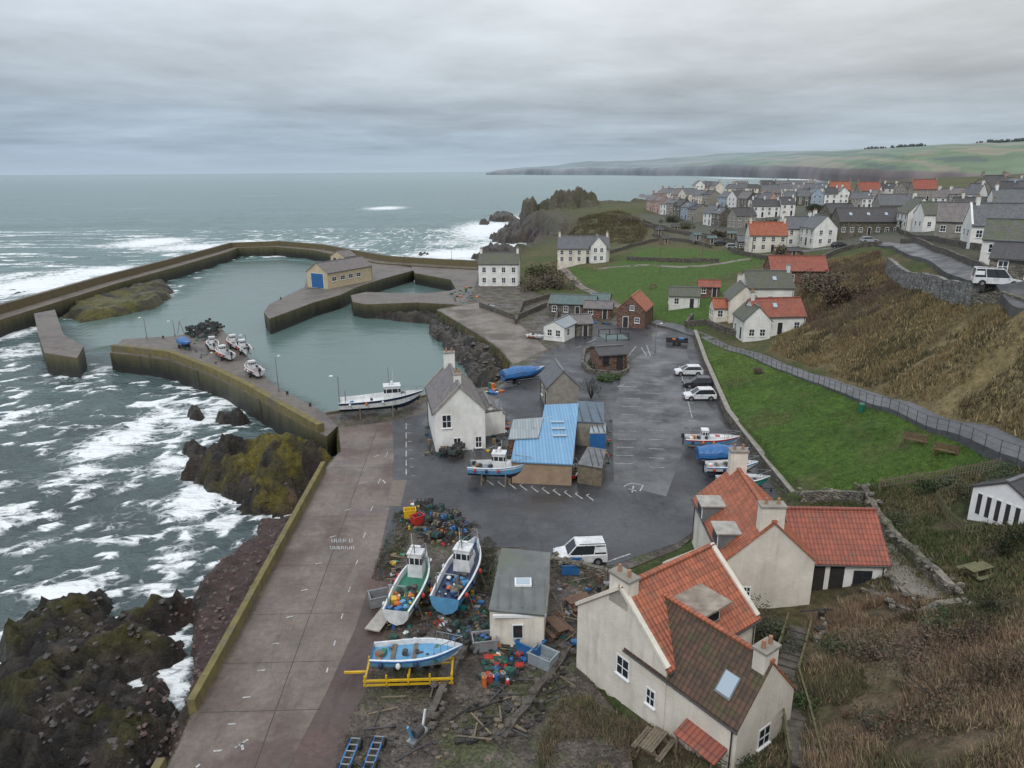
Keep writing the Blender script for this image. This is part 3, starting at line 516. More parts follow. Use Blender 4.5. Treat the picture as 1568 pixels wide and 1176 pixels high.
# ------------------------------------------------------------------ HOUSES
SKYG,_t,_b=nt('skylight_glass'); _b.inputs['Base Color'].default_value=(.35,.42,.48,1); _b.inputs['Roughness'].default_value=.1
def house(name,loc,rot,L,W,e,r,wall,roof,chim=(),anchor='long',gw=True,skew=None,sky=(),wf=None,door=True,trim=TRIM,oh=.22,found=2.5,roof2=None,detail=True,doorm=None):
    b=MB(name); rt=math.radians(rot); hx,hy=L/2,W/2
    v=[]
    for x in (-hx,hx): v+=[(x,-hy,-found),(x,hy,-found),(x,hy,e),(x,0,r),(x,-hy,e)]
    b.add('walls',wall,v,[(0,4,3,2,1),(5,6,7,8,9),(0,5,9,4),(1,2,7,6)])
    sl=(r-e)/hy; o=oh; th=.12
    for sgn,rm in ((-1,roof),(1,roof2 or roof)):
        ye=sgn*(hy+o); ze=e-sl*o+.03; zt=r+.03
        q=[(-hx-o*.6,ye,ze),(hx+o*.6,ye,ze),(hx+o*.6,0,zt),(-hx-o*.6,0,zt)]; q2=[(x,y,z+th) for x,y,z in q]
        fs=[(0,3,2,1),(4,5,6,7),(0,1,5,4),(1,2,6,5),(3,0,4,7)]
        if sgn>0: fs=[f[::-1] for f in fs]
        b.add('roof',rm,q+q2,fs)
    b.box('ridge_tiles',roof if roof in(PAN,PANRED) else (PAN if roof2 is PAN else LEAD),(0,0,r+th+.06),(L+o,.3,.12))
    if detail:
        for sgn in (-1,1):
            b.cyl('gutter',STEELD,(-hx-.1,sgn*(hy+o+.05),e-sl*o+.02),(hx+.1,sgn*(hy+o+.05),e-sl*o+.02),.06,n=6)
            b.cyl('downpipe',STEELD,(hx-.25,sgn*(hy+.07),0),(hx-.25,sgn*(hy+.07),e),.045,n=6)
    if skew:
        for x in (-hx,hx):
            for sgn in (-1,1):
                a=math.atan2(r-e,hy); ln_=math.hypot(r-e,hy)+.15
                b.box('skew_copings',skew,(x,sgn*hy/2,(e+r)/2+.17),(.32,ln_,.2),rx=-sgn*a)
    for c in chim:
        x,y,hc,w,d=(list(c)+[0,1.2,.9,.6][len(c)-1:])[:5] if len(c)<5 else c
        zr=r-abs(y)*sl; b.box('chimney',wall,(x,y,zr+hc/2-.5),(d,w,hc+1)); b.box('chimney',PALESTONE,(x,y,zr+hc+.05),(d+.15,w+.15,.14))
        for k in (-.25,.25): b.cyl('chimney_pots',CLAY,(x,y+k*w,zr+hc+.12),(x,y+k*w,zr+hc+.55),.13,.1,8)
    def win(side,s,z,w,h,dr=False):
        ang={'-y':0,'+y':math.pi,'-x':-math.pi/2,'+x':math.pi/2}[side]; off=hy if side[1]=='y' else hx
        R=Matrix.Rotation(ang,3,'Z')
        def bx(part,mat,sx,sz_,dx,dz,proud): c=R@Vector((s+sx,-off-proud/2+.05,z+sz_)); b.box(part,mat,c,(dx,proud+.1,dz),rz=ang)
        bx('window_frames',trim,0,0,w+.2,h+.2,.03)
        if dr: bx('door',doorm or DARKW,0,0,w,h,.05); return
        bx('window_panes',GLASS,0,0,w,h,.04); bx('window_frames',trim,0,0,.06,h,.055); bx('window_frames',trim,0,0,w,.06,.058); bx('window_sills',trim,0,-h/2-.12,w+.3,.08,.14)
    if wf is None:
        wf=[]
        n=max(2,int(L/2.4)); rws=[1.5] if e<4.2 else [1.4,e-1.1]
        for sd_ in ('-y','+y'):
            for ri,z in enumerate(rws):
                for i in range(n):
                    s=(i+.5)/n*L-L/2; isd=door and ri==0 and i==n//2
                    wf.append((sd_,s,1.05 if isd else z,.85,2.1 if isd else 1.15,isd))
        if gw:
            for sd_ in ('-x','+x'):
                for z in rws: wf.append((sd_,-W*.2,z,.8,1.1,False)); wf.append((sd_,W*.2,z,.8,1.1,False))
    for w_ in wf: win(*w_)
    for (sx,f,w,h,sgn) in sky:
        a=math.atan2(r-e,hy); y=sgn*hy*f; z=r-abs(y)*sl+.2
        b.box('skylight',LEAD,(sx,y,z),(w+.15,h+.15,.1),rx=-sgn*a); b.box('skylight',SKYG,(sx,y,z+.05),(w,h,.06),rx=-sgn*a)
    cx,cy=(0,hy) if anchor=='long' else ((hx,0) if anchor=='gable' else (0,0))
    ox=cx*math.cos(rt)-cy*math.sin(rt); oy=cx*math.sin(rt)+cy*math.cos(rt)
    return b.build((loc[0]+ox,loc[1]+oy,loc[2]),rt),b
walls=[WHITE,WHITE,CREAM,PALESTONE,WHITE,M('pink_render',(.5,.33,.28),None,1,.9,.2),M('blue_render',(.34,.42,.5),None,1,.9,.2),STONE,CREAM,PALESTONE,WHITE]
def row(a,c,n,e=4.8,r=7.2,W=6,roofs=(SLATE,SLATEP,SLATED,SLATE),ws=walls,nm='terraced_cottage'):
    A=Vector(HIT(*a));B=Vector(HIT(*c)); d=B-A; L=math.hypot(d.x,d.y)/n; rot=math.degrees(math.atan2(d.y,d.x))
    for i in range(n):
        if random.random()<.07: continue
        p=A.lerp(B,(i+.5)/n); z=gz(p.x,p.y)+random.uniform(0,.3); jr=random.uniform(-1.2,1.2)
        if random.random()<.14: house('gabled_cottage',(p.x,p.y+jr,z),rot+90,9,L-.1 if L<8 else 7,e,r+.5,random.choice(ws),random.choice(roofs),chim=[(3.5,0,1.1)],anchor='gable',detail=False)
        else: house(nm,(p.x,p.y+jr,z),rot,L-.06,W+random.uniform(-.5,1),e+random.uniform(-.6,.6),r+random.uniform(-.5,.7),random.choice(ws),random.choice(roofs),chim=[(L/2-.5,0,1.1)]+([(-L/2+.5,0,1.1)] if i%3==0 else []),gw=False,sky=[(random.uniform(-1,1),.5,.7,.9,-1)] if random.random()<.35 else (),detail=False)
row((990,322),(1128,352),12); row((1005,308),(1175,322),13); row((978,302),(1095,299),8); row((1110,301),(1285,299),10); row((1150,334),(1215,330),3)
row((1200,316),(1300,312),5); row((1310,306),(1450,303),7,roofs=(SLATE,SLATEP,SLATED,PANRED)); row((1300,322),(1350,318),3); row((1425,322),(1568,314),6,roofs=(SLATE,SLATED,SLATEP)); row((1480,306),(1600,303),5); row((1060,294),(1250,292),9)
def hs(u,v,nm,rot,L,W,e,r,wall,roof,**k): return house(nm,HIT(u,v),rot,L,W,e,r,wall,roof,**k)
hs(1175,386,'white_cottage',-8,10,7,4.6,7.8,CREAM,PAN,chim=[(-4.5,),(4.5,)]); hs(1140,384,'stone_outhouse',-8,4,5,2.6,4,STONE,SLATE)
hs(1225,377,'white_house',8,9,7,5,8,WHITE,SLATE,chim=[(-4,),(4,)],skew=WHITE); hs(1262,377,'white_gabled_house',95,8,6.5,4.8,8,WHITE,SLATE,anchor='gable',chim=[(3,)])
hs(1330,360,'stone_barn',-4,17,8,3.8,7.4,STONE,SLATED,sky=[(-5,.5,.8,1,-1),(0,.5,.8,1,-1),(5,.5,.8,1,-1)])
hs(1408,352,'white_gabled_house',80,9,7,4.5,8.5,WHITE,SLATEG,anchor='gable',chim=[(3,)]); hs(1440,352,'white_house',-8,9,7,4,7,WHITE,SLATEG)
hs(1478,362,'slate_cottage',-30,11,7,3,6.5,PALESTONE,SLATEP,chim=[(4,)]); hs(1535,372,'slate_cottage',-20,10,7,3,6.5,WHITE,SLATE,chim=[(-4,)],skew=WHITE); hs(1500,345,'slate_cottage',-15,12,7,3.5,7,CREAM,SLATED,chim=[(4,),(-4,)])
hs(1560,340,'slate_cottage',-15,12,8,4,8,WHITE,SLATE,chim=[(-5,)]); hs(1370,332,'slate_cottage',-5,11,7,4,7.5,PALESTONE,SLATE,chim=[(-5,),(5,)]); hs(1290,345,'slate_cottage',10,10,7,4,7,STONE,SLATED,chim=[(4,)])
hs(1568,398,'harled_bungalow',-35,11,7,2.8,5.5,WHITE,SLATEG); hs(1575,432,'slate_roofed_hut',-40,8,5,2.4,4,STONE,SLATED)
for u,v,c in [(1285,292,PAN),(1330,294,PANRED),(1415,293,PANRED),(1180,296,SLATE),(1530,296,SLATED)]: hs(u,v+14,'pantiled_house',random.uniform(-20,20),10,8,5,9,PALESTONE,c,chim=[(-5,),(5,)])
hs(893,404,'white_villa',-4,15,8,4.4,7.6,CREAM,SLATE,chim=[(-7,),(7,)])
hs(870,403,'white_villa_wing',88,9,4.5,4.8,7.4,WHITE,SLATE,anchor='gable'); hs(916,403,'white_villa_wing',88,9,4.5,4.8,7.4,WHITE,SLATE,anchor='gable')
for u,v,r_ in [(1010,360,10),(1035,355,-5),(1068,368,20),(1090,374,0),(1020,374,15),(1120,366,-10),(1300,352,10),(1215,396,-5)]: hs(u,v,'allotment_shed',r_,3,2.4,1.9,2.6,random.choice([WOOD,BRICK,pGr,WOODG]),random.choice([TEALT,SLATED,GREYT]),gw=False,detail=False,wf=[('-y',0,1,.8,1.6,True)])
house('white_quay_house',(*G(764,438),0),-3,11.0,7,6,8.6,WHITE,SLATEG,chim=[(-5,),(5,)],wf=[('-y',s,z,.9,1.3,False) for s in(-4,-1.3,1.3,4) for z in (1.6,4.4)]+[('+x',0,4.4,.8,1.1,False)])
house('lifeboat_station',(*G(487,441),.0),60,18,7.5,4.2,6.6,YELLOWST,SLATEP,anchor='gable',wf=[('-y',s,2.4,1.6,1.0,False) for s in (-6.5,-3.2,0,3.2)]+[('-x',0,2.0,4.4,3.9,True)],trim=TRIM,doorm=pB)
house('lifeboat_crew_room',(*G(538,422),0),60,5,5.5,5.8,7.4,YELLOWST,SLATEP,trim=DARKW)
hs(1047,472,'white_outhouse',-12,6.2,4.5,2.6,4,WHITE,SLATEG,door=True); hs(1085,455,'red_shed',-12,4.6,4,2.3,3.4,BRICK,PANRED,gw=False)
hs(1222,436,'red_roofed_barn',-6,11.5,6.5,3,5.6,BRICK,PANRED)
hs(1178,470,'slate_cottage',-2,9,6.5,3.8,6.6,WHITE,SLATEG,chim=[(4,)],sky=[(1,.5,.7,.9,-1)]); hs(1138,492,'white_gabled_cottage',82,8,5.5,4,6.6,CREAM,SLATEG,anchor='gable',chim=[(3.4,)]); hs(1112,492,'white_lean_to',-4,5,4,2.6,4,CREAM,PAN)
hs(1193,512,'pantiled_cottage',4,9,6,3.2,5.8,WHITE,PANRED,chim=[(-4.2,)],sky=[(-.5,.45,.7,.9,-1)]); hs(1158,522,'white_gable_wing',88,7,4.6,3.6,5.9,WHITE,SLATEG,anchor='gable')
house('stone_fishing_store',(*G(965,502),0),68,8,5.6,3.6,6.2,BRICK,PAN,anchor='gable',wf=[('-x',-1,1.1,1,2.1,True),('-x',1.3,1.6,.8,.9,False),('-x',.2,4.,.7,.8,False),('+y',-1,1.6,1.2,1,False)])
house('brick_lean_to',(*G(915,488),0),-12,6,4,2.2,3.4,BRICK,SLATEP,gw=False)
house('stone_net_store',(*G(885,515),0),5,5.6,5,2.4,3.6,STONE,SLATEP,gw=False); house('tin_roofed_store',(*G(848,522),0),62,7,4.2,2.6,3.6,WHITE,GREYT,anchor='gable')
house('teal_roofed_shed',(*G(875,484),0),-14,10,6,2.6,4,STONE,TEALT,gw=False); house('teal_roofed_shed',(*G(918,478),0),-14,4,6,2.6,3.6,STONE,TEALT,gw=False)
house('timber_kiosk',(*G(938,566),0),12,4.6,4.5,2.4,3.2,BRICK,SLATED,gw=False,trim=DARKW)
b=MB('timber_lookout_frame')
b.box('deck',TEALT,(0,0,3.6),(4,4,.1)); [b.box('post',DARKW,(x,y,3.3+.6),(.12,.12,1.2)) for x in(-1.9,0,1.9) for y in (-1.9,1.9)]; b.box('rail',DARKW,(0,-1.9,4.5),(4,.08,.1)); b.box('rail',DARKW,(0,1.9,4.5),(4,.08,.1)); b.build((*G(938,548),0),.2)
house('white_harbour_house',(*G(706,690),0),101,10.5,5.6,4.6,7.4,WHITE,SLATEP,anchor='gable',chim=[(-2.6,-.1,.9,.8,.7),(4.7,0,1.5,1.3,.8)],skew=PALESTONE,wf=[('-x',-1.5,3.6,.9,1.4,False),('-x',-.4,1.,.7,1,False),('-x',2.,.9,.6,1.2,False),('-y',-2,1.5,.8,1,False),('-y',1.5,1.5,.8,1,False),('-y',3.5,3.7,.7,.8,False)])
house('harbour_house_annexe',(*G(752,665),0),101,5,3.4,2.4,3.6,WHITE,SLATEP,anchor='gable')
def flat(name,px,z,h,wall,roof,slope=0.,z0=0):
    P=GP(px,z); b=MB(name); c=np.mean(P,0); v=[(p[0]-c[0],p[1]-c[1]) for p in P]
    n=len(v); zz=[z+slope*(q[1]) for q in v]
    b.add('walls',wall,[(x*.97,y*.97,-.5) for x,y in v]+[(v[i][0]*.97,v[i][1]*.97,zz[i]-.02) for i in range(n)],[(i,(i+1)%n,n+(i+1)%n,n+i) for i in range(n)])
    b.add('roof',roof,[(v[i][0],v[i][1],zz[i]) for i in range(n)]+[(v[i][0],v[i][1],zz[i]+.12) for i in range(n)],[tuple(range(n,2*n)),tuple(range(n-1,-1,-1))]+[(i,(i+1)%n,n+(i+1)%n,n+i) for i in range(n)])
    return b,(c[0],c[1],z0),v
B_,l_,v_=flat('blue_roofed_cafe',[(782,703),(877,707),(886,624),(834,626),(826,668),(790,668)],2.7,.2,M('tan_render',(.35,.25,.17),None,1,.9,.2),BLUET,.05)
for i in range(3): B_.box('skylight',SKYG,(1.6,-1.2+i*1.9,2.95+(-1.2+i*1.9)*.05),(1.5,.35,.08))
for x in (-1.6,.2,2.): B_.box('window',TRIM,(x,-3.06,1.4),(1.3,.18,1.2)); B_.box('window',GLASS,(x,-3.09,1.4),(1.1,.2,1.))
B_.build(l_)
B_,l_,v_=flat('grey_roofed_cafe_annexe',[(778,672),(824,670),(832,642),(786,645)],2.9,.2,BRICK,GREYT,.04); B_.build(l_)
house('slate_store',(*G(862,628),0),97,6,4.,3.2,5.2,PALESTONE,SLATE,anchor='gable',gw=False)
for px,z,w,rf in [([(882,646),(925,648),(925,618),(884,616)],2.9,PALESTONE,M('dark_blue_felt',(.09,.13,.17),(.06,.09,.12),1,.5,.1)),([(903,664),(928,664),(928,649),(905,649)],2.4,pB,M('pale_felt',(.3,.34,.36),None,1,.6,.1)),([(884,712),(922,718),(928,690),(900,686)],2.0,WOOD,M('dark_glazed',(.05,.055,.06),(.12,.12,.12),1,.2,.1)),([(742,632),(770,628),(765,612),(740,615)],3.,WHITE,LEAD)]:
    B_,l_,v_=flat('flat_roofed_shed',px,z,.2,w,rf,.02)
    for i in range(4): B_.box('roof_battens',STEELD,(v_[3][0]+(v_[2][0]-v_[3][0])*i/3.,0,z+.16),(.08,abs(v_[3][1]-v_[0][1])*.95,.05))
    B_.build(l_)
B_,l_,v_=flat('grey_flat_roofed_garage',[(748,934),(834,942),(843,850),(768,843)],2.8,.2,CREAM,M('grey_felt',(.14,.15,.145),(.09,.10,.095),.8,.5,.15,c3=(.11,.12,.09)),.03)
B_.box('skylight',TRIM,(.1,-.5,2.98),(1.15,.95,.14)); B_.box('skylight',SKYG,(.1,-.5,3.04),(.95,.75,.1)); B_.box('window',TRIM,(-.3,-3.70,1.4),(.75,.1,1.05)); B_.box('window',GLASS,(-.3,-3.72,1.4),(.6,.1,.9)); B_.box('fascia',TRIM,(-.2,-3.72,2.55),(3.4,.12,.2))
for i in range(5): B_.box('roof_battens',LEAD,(-1.6+i*.8,.1,2.94),(.05,6.9,.05))
B_.build(l_)
rotA=math.degrees(math.atan2(.587,.81))
house('cream_cottage',(6.05,34.5,0),rotA,7.8,7.2,4.5,7.5,CREAM,PAN,anchor='gable',chim=[(-3.5,.2,.8,1.5,.8)],skew=CREAM,found=3,wf=[('-x',.4,2.6,.85,1.1,False),('-x',2.6,2.,.5,.9,False)])
rg=math.degrees(math.atan2(-.81,.587))
x0,y0=8.2+.81*2.5,31.4+.587*2.5
house('cream_cottage_wing',(x0+.587*.55,y0-.81*.55,0),rg,7.6,4.7,3.9,6.6,CREAM,PANMOSS,roof2=PAN,anchor='c',chim=[(3.4,0,.7,1.1,.7)],skew=None,found=3,oh=.12,wf=[('-y',2.2,1.6,.7,.9,False),('+x',0,2.2,.8,1,False)],sky=[(2.4,.62,.8,1.1,-1)])
b=MB('brick_lean_to_shelter'); b.box('roof',PANRED,(0,0,1.9),(2.6,1.5,.12),rx=.35); b.box('wall',BRICK,(-.0,.5,.9),(2.4,.2,1.8)); b.box('post',WOOD,(-1.1,-.6,.8),(.1,.1,1.6)); b.box('post',WOOD,(1.1,-.6,.8),(.1,.1,1.6)); b.build((9.6,29.2,.3),math.radians(rg))
house('pantiled_house',(17.5,42.4,.9),88,9.6,6,3.6,6.4,CREAM,PAN,anchor='gable',chim=[(-4.3,.1,1.2,1.6,.8),(4.4,0,1.5,1.3,.8)],wf=[('-x',-1.4,1.2,.4,.6,False)],found=3)
house('pantiled_house_wing',(23.2,44.0,.9),-3,6.4,6.,2.5,5.,WHITE,PANRED,found=3,wf=[('-y',-1.6,1.05,.9,2,True),('-y',-.2,1.05,.8,2,True),('-y',1.6,1.3,1.1,.9,False)],trim=DARKW)
DR=M('dormer_roof_felt',(.42,.4,.36),(.25,.24,.22),1.5,.7,.2)
for (x,y,z) in [(15.3,44.6,5.1),(15.3,48.8,5.1)]:
    b=MB('box_dormer'); b.box('cheeks',LEAD,(0,0,0),(1.9,1.6,1.3)); b.box('roof',DR,(0,0,.72),(2.3,1.9,.1)); b.box('window',TRIM,(-.97,0,.05),(.06,1.35,.95)); b.box('window',GLASS,(-1.,0,.05),(.06,1.15,.78)); b.build((x,y,z),math.radians(-2))
b=MB('box_dormer'); b.box('cheeks',WOOD,(0,0,0),(2.0,1.9,1.4)); b.box('roof',M('worn_dormer_roof',(.32,.28,.23),(.16,.13,.1),1.2,.8,.3),(0,-.2,.76),(2.6,2.6,.12)); b.box('window',TRIM,(0,-.97,.05),(1.8,.06,1.)); b.box('window',GLASS,(0,-1.0,.05),(1.6,.06,.85)); b.build((10.5,35.1,5.75),math.radians(rotA))
zs=HIT(1535,812)
house('striped_garden_shed',(zs[0]+.3,zs[1]+.8,zs[2]),28,5.5,4.4,2.1,3.3,TRIM,SLATED,anchor='gable',wf=[('-x',s,1,.3,1.6,True) for s in (-1.6,-.95,-.3,.35,1.,1.65)],detail=False)
# ------------------------------------------------------------------ WALLS, PATHS, FENCES
DARKST=M('dark_garden_wall',(.15,.135,.115),(.075,.065,.055),2,.95,.9,3,stone=2.4)
DRIFT=M('dark_rubble',(.12,.105,.09),(.06,.052,.045),2,.95,.9,3)
wallline('car_park_retaining_wall',GP([(1064,514),(1080,560),(1114,640),(1174,720),(1217,774)]),1.05,.5,STONE,z0=0,cap=PALESTONE)
wallline('road_retaining_wall',HP([(1358,418),(1375,432),(1410,445),(1455,460),(1490,466)]),2.7,.7,M('pale_retaining_stone',(.27,.26,.24),(.13,.125,.115),1.,.95,.9,3,streak=.5,stone=1.6),drop=2)
wallline('road_retaining_wall',HP([(1490,466),(1530,462),(1568,474),(1640,500)]),1.2,.6,STONE,drop=2)
wallline('garden_wall',HP([(1226,768),(1270,766),(1322,772)]),1.0,.45,STONE,jag=.1); wallline('garden_wall',HP([(1320,760),(1345,800),(1400,860),(1458,915)]),.9,.5,STONE,jag=.2); wallline('garden_wall',HP([(1325,800),(1335,850),(1400,925)]),.4,.4,STONE,jag=.2)
wallline('garden_wall',HP([(1330,905),(1400,940),(1470,925)]),.35,.5,STONE,jag=.2)
for l in [[(1050,500),(1080,497),(1130,516)],[(1060,488),(1050,500)],[(985,345),(1050,360),(1130,372)],[(1000,362),(1090,380)],[(930,390),(1010,368)],[(845,455),(800,470),(790,498)],[(1255,400),(1300,382),(1350,376)],[(1370,350),(1440,372),(1568,395)],[(1380,372),(1440,388),(1500,412),(1568,428)],[(1230,392),(1180,398),(1120,388)],[(855,478),(850,500)],[(960,398),(1100,402)],[(1135,362),(1135,385)],[(985,340),(1120,365)],[(1010,350),(1012,366)],[(1060,356),(1062,376)],[(1195,345),(1280,340)]]: wallline('stone_boundary_wall',HP(l),1.1,.5,DARKST,jag=0)
wallline('quayside_wall',GP([(735,470),(790,490),(836,470)]),1.1,.5,DARKST,z0=0)
wallline('yard_wall',GP([(845,868),(890,880),(930,888)]),1.0,.4,STONE,z0=0,jag=.1); wallline('yard_wall',GP([(735,960),(700,1020),(655,1110)]),.45,.4,DRIFT,z0=0,jag=.25); wallline('yard_wall',GP([(870,1000),(840,1040),(770,1130)]),.35,.4,DRIFT,z0=0,jag=.25)
wallline('harbour_kerb',GP([(500,634),(532,629),(600,617),(660,605)]),.25,.35,QM,z0=0)
wallline('kiosk_planter_wall',GP([(895,540),(892,560),(905,572),(950,576),(962,570),(960,545),(945,535),(905,535),(895,540)]),.7,.35,STONE,z0=0)
def ribbon(name,px,w,mat,dz=.1):
    P=[Vector(p[:2]) for p in HP(px)]; Q=[P[0]]
    for i in range(len(P)-1):
        k=max(1,int((P[i+1]-P[i]).length/1.5))
        for q in range(1,k+1): Q.append(P[i].lerp(P[i+1],q/k))
    for _ in range(6): Q=[Q[0]]+[(Q[i-1]+Q[i]*2+Q[i+1])/4 for i in range(1,len(Q)-1)]+[Q[-1]]
    vs=[];fs=[]; zl=[]
    for c in Q: zl.append(gz(c.x,c.y))
    for k in range(3): zl=[zl[0]]+[(zl[i-1]+2*zl[i]+zl[i+1])/4 for i in range(1,len(zl)-1)]+[zl[-1]]
    l=offset(Q,w/2);r=offset(Q,-w/2)
    for i in range(len(Q)):
        zz=max(gz(*l[i])*.5+gz(*r[i])*.5,zl[i])+dz; a1=max(zz,gz(*l[i])+dz*.4); a2=max(zz-.15,gz(*r[i])+dz*.4); vs+=[(*l[i],a1-1.5),(*l[i],a1),(*r[i],a2),(*r[i],a2-1.5)]
    for i in range(len(Q)-1):
        for q in range(3): fs.append((i*4+q,i*4+4+q,i*4+5+q,i*4+q+1))
    b=MB(name); b.add('s',mat,vs,[f[::-1] for f in fs]); b.build(single=True); return [(Q[i].x,Q[i].y,vs[i*4+2][2]) for i in range(len(Q))],l,r
PATHM=wetmat('path_asphalt',(.075,.077,.082),(.095,.097,.1),(.11,.11,.115),.4,(.3,.6))
c_,l_,r_=ribbon('asphalt_footpath',[(1000,497),(1060,513),(1150,541),(1250,580),(1350,620),(1450,656),(1568,702),(1640,730)],1.9,PATHM,.06)
b=MB('footpath_railing')
for i in range(0,len(c_)-1):
    p=c_[i]; q=c_[i+1]; o=r_
    if p[1]<48 or p[1]>122: continue
    z=p[2]; z2=q[2]
    b.cyl('rail',STEELD,(*o[i],z+1.0),(*o[i+1],z2+1.0),.022,n=5); b.cyl('rail',STEELD,(*o[i],z+.5),(*o[i+1],z2+.5),.014,n=5); b.cyl('post',STEELD,(*o[i],z-.4),(*o[i],z+1.05),.03,n=5)
b.build(single=True)
ribbon('upper_road',[(1345,372),(1400,385),(1450,400),(1500,425),(1568,448),(1640,470)],4.5,ASPL,.12); ribbon('village_lane',[(1120,375),(1160,392),(1210,388),(1290,378),(1350,372)],3.5,ASPL,.1); ribbon('gravel_lane',[(860,412),(890,440),(960,475)],2,SAND,.08)
ribbon('grass_track',[(915,412),(985,405),(1060,408),(1150,396)],2,SAND,.05); ribbon('garden_path',[(1340,800),(1350,835),(1385,880),(1430,920)],1.8,M('garden_concrete',(.22,.2,.17),(.15,.135,.11),1,.8,.3),.06)
def fence(name,px,h=1.,mat=WOOD,sp=.22,on=None):
    P=HP(px); b=MB(name)
    for i in range(len(P)-1):
        a=Vector(P[i]);c=Vector(P[i+1]); d=c-a; n=max(1,int(d.length/sp)); rz=math.atan2(d.y,d.x)
        for k in range(n+1):
            q=a.lerp(c,k/n); z=gz(q.x,q.y)
            big=k%9==0; b.box('post',mat,(q.x,q.y,z+h/2),(.12 if big else .09,.12 if big else .03,h*(1.15 if big else 1)),rz=rz)
        for f in (.3,.8): b.cyl('rail',mat,(a.x,a.y,gz(a.x,a.y)+h*f),(c.x,c.y,gz(c.x,c.y)+h*f),.04,n=4)
    b.build(single=True)
fence('garden_picket_fence',[(1345,752),(1400,742),(1460,732),(1528,722)],1.,WOOD); fence('mossy_decking_fence',[(1432,770),(1450,800),(1475,822),(1500,818)],1.1,WOODG); fence('mossy_decking_fence',[(1432,770),(1460,758),(1490,762)],1.1,WOODG)
st=MB('wooden_garden_steps'); A=Vector(HIT(1222,965));Bq=[HIT(1212,1000),HIT(1200,1040),HIT(1215,1100),HIT(1232,1180)]
P=[A]+[Vector(q) for q in Bq]
for i in range(len(P)-1):
    d=P[i+1]-P[i]; n=int(d.length/.35); rz=math.atan2(d.y,d.x)
    for k in range(n):
        q=P[i].lerp(P[i+1],k/n); st.box('tread',DRIFT,(q.x,q.y,gz(q.x,q.y)+.12+.08*(k%2)),(.3,1.1,.14),rz=rz)
    nn=Vector((-d.y,d.x,0)).normalized()*.7
    for s in (-1,1):
        a=P[i]+nn*s;c=P[i+1]+nn*s; st.cyl('handrail',WOODG,a+Vector((0,0,1)),c+Vector((0,0,1)),.06,n=5); st.cyl('handrail',WOODG,a+Vector((0,0,.5)),c+Vector((0,0,.5)),.04,n=5)
        for k in range(4): q=a.lerp(c,k/3); st.box('post',WOODG,(q.x,q.y,q.z+.5),(.1,.1,1.2))
st.build(single=True)
def bench(u,v,rot,name='park_bench',mat=WOOD,s=1.):
    x,y,z=HIT(u,v); z=gz(x,y); b=MB(name)
    for k in range(3): b.box('seat',mat,(0,-.15+k*.15,.45),(1.6*s,.13,.04))
    for k in range(3): b.box('backrest',mat,(0,.25+k*.02,.6+k*.14),(1.6*s,.03,.11))
    for x_ in (-.7,.7): b.box('leg_frame',mat,(x_*s,-.15,.07),(.08,.08,.74)); b.box('leg_frame',mat,(x_*s,.25,.3),(.08,.08,1.2)); b.box('armrest',mat,(x_*s,.02,.66),(.08,.55,.05))
    b.build((x,y,z+.1),math.radians(rot))
BW=M('brown_bench_wood',(.16,.09,.055),(.1,.06,.04),3,.7,.2)
bench(1400,682,-40,mat=BW,s=1.2); bench(1447,699,-40,mat=BW,s=1.2); bench(1000,442,0,mat=BW); bench(1063,400,0,mat=BW)
def picnic(u,v,rot,mat=WOODG,name='picnic_table'):
    x,y,z=HIT(u,v); z=gz(x,y); b=MB(name)
    for k in range(5): b.box('table_top',mat,(0,-.32+k*.16,.75),(1.8,.14,.05))
    for s in (-1,1):
        for k in range(2): b.box('seat',mat,(0,s*(.65+k*.15),.45),(1.8,.13,.05))
        b.box('cross_beam',mat,(s*.6,0,.4),(.1,1.6,.1)); 
        for q in (-1,1): b.box('leg',mat,(s*.6,q*.45,.37),(.1,.1,.85),rx=q*.4)
    b.build((x,y,z+.05),math.radians(rot))
picnic(1495,885,20); picnic(852,975,-60,BW); picnic(885,935,30,BW); picnic(1000,1150,50,WOOD)
b=MB('green_litter_bin'); b.cyl('body',pG,(0,0,0),(0,0,.9),.28,.32,10); b.ball('lid',pG,(0,0,.9),.32,10,6,.5); x,y,z=HIT(1340,622); b.build((x-1.4,y,gz(x-1.4,y)),0,single=True)
